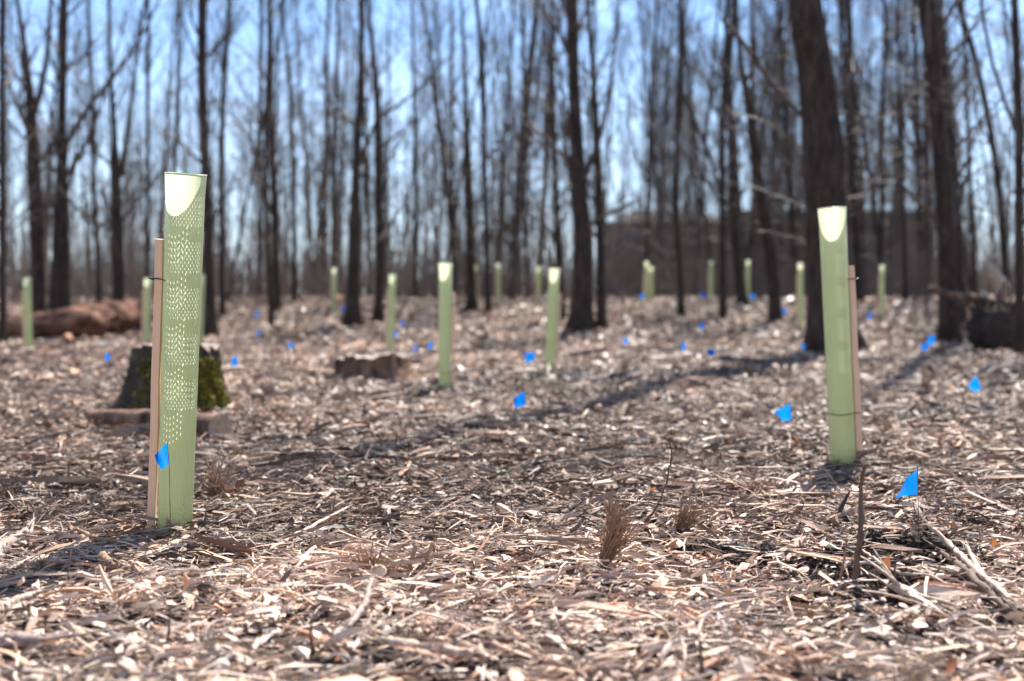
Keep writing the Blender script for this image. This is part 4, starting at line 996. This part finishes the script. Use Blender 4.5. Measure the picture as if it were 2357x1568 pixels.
# upright things
def upright(name, pix, wpx, base, mat, label, cat, seed, sides=8, K=18, extra=(), knots=0):
    rng = np.random.default_rng(seed); g = hit(*base); d = g[1]
    b = Bag()
    for pl, ww in [(pix, wpx)] + list(extra):
        P = np.array([atd(px, py, d) - g + np.array([0, rng.normal(0, .01), 0]) for px, py in pl]); P[0, 2] -= .02
        Q, r = resample(P, np.array(ww) * d / FPX / 2, K)
        if knots: r = r * (1 + .28 * (rng.random(K) < .25)); Q += rng.normal(0, .0012, Q.shape)
        tube_into(b, Q, r, sides, 1 + rng.normal(0, .06, (1, K, sides)))
    o = b.build(name, mat, loc=g); tag(o, label, cat); return o
upright('standing_stick', [(1955, 1368), (1968, 1300), (1982, 1200), (1982, 1130), (1987, 1068)], [15, 13, 12, 10, 8], (1955, 1368), M['stick'], 'dark bare stick standing in the dark soil left of the triangle shaped flag', 'stick', 40, knots=1, K=24)
upright('leaning_twig', [(1922, 1350), (1942, 1300), (1950, 1240)], [7, 6, 4], (1922, 1350), M['fibre'], 'reddish twig leaning beside the foot of the standing stick', 'twig', 41)
upright('crossing_twig', [(1925, 1320), (1968, 1270), (2000, 1225)], [3, 4, 3], (1945, 1340), M['tornwood'], 'pale thin twig crossing the standing stick', 'twig', 42)
upright('curved_twig', [(1448, 1222), (1482, 1204), (1512, 1168), (1533, 1110), (1545, 1050), (1541, 1000)], [5, 5, 4, 4, 3, 2], (1448, 1222), M['stick'], 'thin dark twig curving upright between the two frayed tufts', 'twig', 43, K=24, knots=1,
        extra=[([(1480, 1205), (1476, 1225), (1440, 1255)], [5, 4, 3]), ([(1545, 1060), (1550, 1040), (1551, 1020)], [2, 2, 1])])
UP = [((155, 1142), (157, 1060), 6, 'dark twig standing left of the stake of the big left tube'), ((196, 1128), (200, 1085), 4, 'small stem standing between the two upright twigs on the left'),
      ((215, 1142), (205, 1098), 6, 'bent stem standing nearest left of the blue flag on the tube'), ((467, 1238), (474, 1165), 5, 'dark stem standing right beside the foot of the big left tube'),
      ((385, 1500), (388, 1400), 7, 'blurred brown stem standing below the big left tube'), ((722, 1500), (716, 1420), 7, 'blurred stem standing left of the two curved rusty stems'),
      ((1610, 1560), (1615, 1480), 9, 'blurred brown stem standing near the bottom right of centre'), ((668, 845), (656, 790), 6, 'dark stem beside the faint flag left of the low stump'),
      ((1110, 1170), (1112, 1130), 4, 'tiny dark stem in the middle below the tree shadow')]
for i, (b0, t0, w, lab) in enumerate(UP):
    upright('broken_stem', [b0, ((b0[0] + t0[0]) / 2 + 3, (b0[1] + t0[1]) / 2), t0], [w, w * .85, w * .6], b0, M['stick'], lab, 'stem', 50 + i, knots=1)
upright('stem_clump', [(925, 1335), (945, 1300), (958, 1255)], [6, 10, 10], (925, 1335), M['fibre'], 'two curved rusty stems standing side by side in the lower left half', 'stems', 70,
        extra=[([(935, 1340), (975, 1300), (996, 1250)], [6, 10, 8]), ([(930, 1338), (960, 1310), (990, 1285)], [5, 6, 3])], K=14)

def tuft(px, py, h, spread, lean, n, label, seed, mat='fibre', rad=.0013, droop=0.0, wob=.12, fan=1.0):
    rng = np.random.default_rng(seed); g = hit(px, py); d = g[1]; H = h * d / FPX; b = Bag()
    n = int(n * .8); A = np.zeros((n, 8, 3)); base = rng.normal(0, .12, (n, 2)) * spread * d / FPX
    dr = np.c_[lean + rng.normal(0, .22, n) * spread / 25 * fan, rng.normal(0, .22, n) * fan, np.ones(n)]; dr /= np.linalg.norm(dr, axis=1, keepdims=True)
    hh = H * rng.uniform(.2, 1.15, n) ** .8; A[:, 0, :2] = base; A[:, 0, 2] = -.01; kink = rng.normal(0, .16, (n, 3)) * (rng.random((n, 1)) < .35)
    for j in range(1, 8):
        dr = dr + rng.normal(0, wob, (n, 3)) + np.array([0, 0, -droop]) + kink * (j > 3); dr /= np.linalg.norm(dr, axis=1, keepdims=True); A[:, j] = A[:, j - 1] + dr * (hh / 7)[:, None]
    rr = rng.uniform(.7, 1.7, n)[:, None] * rad * 1.35 * np.linspace(1, .35, 8)[None]
    tube_into(b, A, rr, 4, cap=False)
    o = b.build('frayed_tuft', M[mat], loc=g); tag(o, label, 'tuft', 'frayed stem tufts in the mulch')
tuft(1378, 1312, 165, 20, .42, 190, 'tall frayed tuft leaning right in the middle of the foreground', 1, wob=.07, fan=.8, rad=.0016)
tuft(1405, 1235, 95, 12, .05, 110, 'small upright frayed tuft just behind the tall leaning one', 2, wob=.05, fan=.7, rad=.0016)
tuft(1568, 1222, 95, 40, .25, 170, 'bushy dry tuft right of the tall leaning one', 3, rad=.0009)
tuft(1600, 1345, 55, 40, .15, 70, 'low dry tuft with a dark foot below the bushy one', 4, rad=.0008)
tuft(495, 1155, 105, 16, -.05, 90, 'splintered reddish tuft standing right of the big left tube', 5, rad=.0024)
tuft(525, 1160, 55, 20, .1, 40, 'shorter splintered tuft just right of the reddish one by the tube', 6, rad=.002)
tuft(850, 1335, 95, 70, .1, 300, 'shaggy rust brown tuft left of the two curved rusty stems', 7, rad=.0010, droop=.10)
tuft(830, 1200, 50, 40, .2, 70, 'fine tan tuft above the shaggy rust brown one', 8, rad=.0009)
tuft(2090, 1600, 110, 60, .25, 90, 'blurred tan tuft at the bottom right', 9, 'tornwood', rad=.0016)
tuft(30, 1165, 90, 40, -.2, 60, 'thin twiggy tuft near the left edge beside the shaded hollow', 10, 'stick', rad=.0014)
tuft(2130, 905, 50, 12, .02, 50, 'orange brown upright tuft below the overlapping pair of flags', 11, rad=.003)
tuft(440, 1205, 30, 30, -.6, 60, 'red brown shredded tuft against the foot of the big left tube', 12, rad=.0014)
tuft(100, 1330, 60, 25, -.1, 50, 'orange brown tuft in the dark hollow at lower left', 13, rad=.0016)
tuft(1735, 870, 50, 20, -.5, 30, 'blurred orange tuft left of the thickest tree foot', 14, rad=.005)

def clod(px, py, w, label, seed):
    rng = np.random.default_rng(seed); g = hit(px, py); r0 = w * g[1] / FPX / 2
    b = Bag(); m_, n_2 = 16, 22; th = np.linspace(0, np.pi, m_)[:, None]; ph = np.linspace(0, 2 * np.pi, n_2 + 1)[:-1][None]
    r = r0 * (1 + rng.normal(0, .13, (m_, n_2)) + .2 * np.sin(2 * ph + seed) * np.sin(th))
    V = np.stack([r * np.sin(th) * np.cos(ph) * 1.1, r * np.sin(th) * np.sin(ph), r0 * .45 + r * np.cos(th) * .8], -1)
    i = np.arange(m_ - 1)[:, None] * n_2; j = np.arange(n_2)[None]; j2 = (j + 1) % n_2
    b.add(V.reshape(-1, 3), np.stack([i + j, i + n_2 + j, i + n_2 + j2, i + j2], -1).reshape(-1, 4))
    for k in range(40):      # crumbs round it
        a = rng.uniform(0, 6.28); q = r0 * rng.uniform(.6, 1.9); s = r0 * rng.uniform(.06, .22)
        c = np.array([q * math.cos(a), q * math.sin(a), s * .6 + float(gz(g[0] + q * math.cos(a), g[1] + q * math.sin(a))) - g[2]])
        O = np.array([(1, 0, 0), (-1, 0, 0), (0, 1, 0), (0, -1, 0), (0, 0, 1), (0, 0, -1)]) * s * rng.uniform(.6, 1.3, (6, 1)) + c
        b.add(O, [(0, 2, 4), (2, 1, 4), (1, 3, 4), (3, 0, 4), (2, 0, 5), (1, 2, 5), (3, 1, 5), (0, 3, 5)])
    o = b.build('soil_clod', M['soilclod'], smooth=False, loc=g); tag(o, label, 'soil clod', 'dark soil clods round the standing stick')
clod(2003, 1250, 44, 'dark soil clod right behind the standing stick', 1)
clod(2081, 1248, 28, 'small round dark soil clod between the standing stick and the flag wire', 2)
clod(2130, 1270, 60, 'crumbly dark soil heap at the foot of the triangle flag wire', 3)
clod(1704, 1272, 18, 'smallest dark soil clod, left of the crumbly mound', 4)
clod(1765, 1285, 50, 'crumbly dark soil mound left of the standing stick', 5)
clod(1795, 1318, 30, 'dark soil lump in front of the crumbly mound', 6)
clod(1960, 1385, 34, 'dark soil lump at the foot of the standing stick', 7)
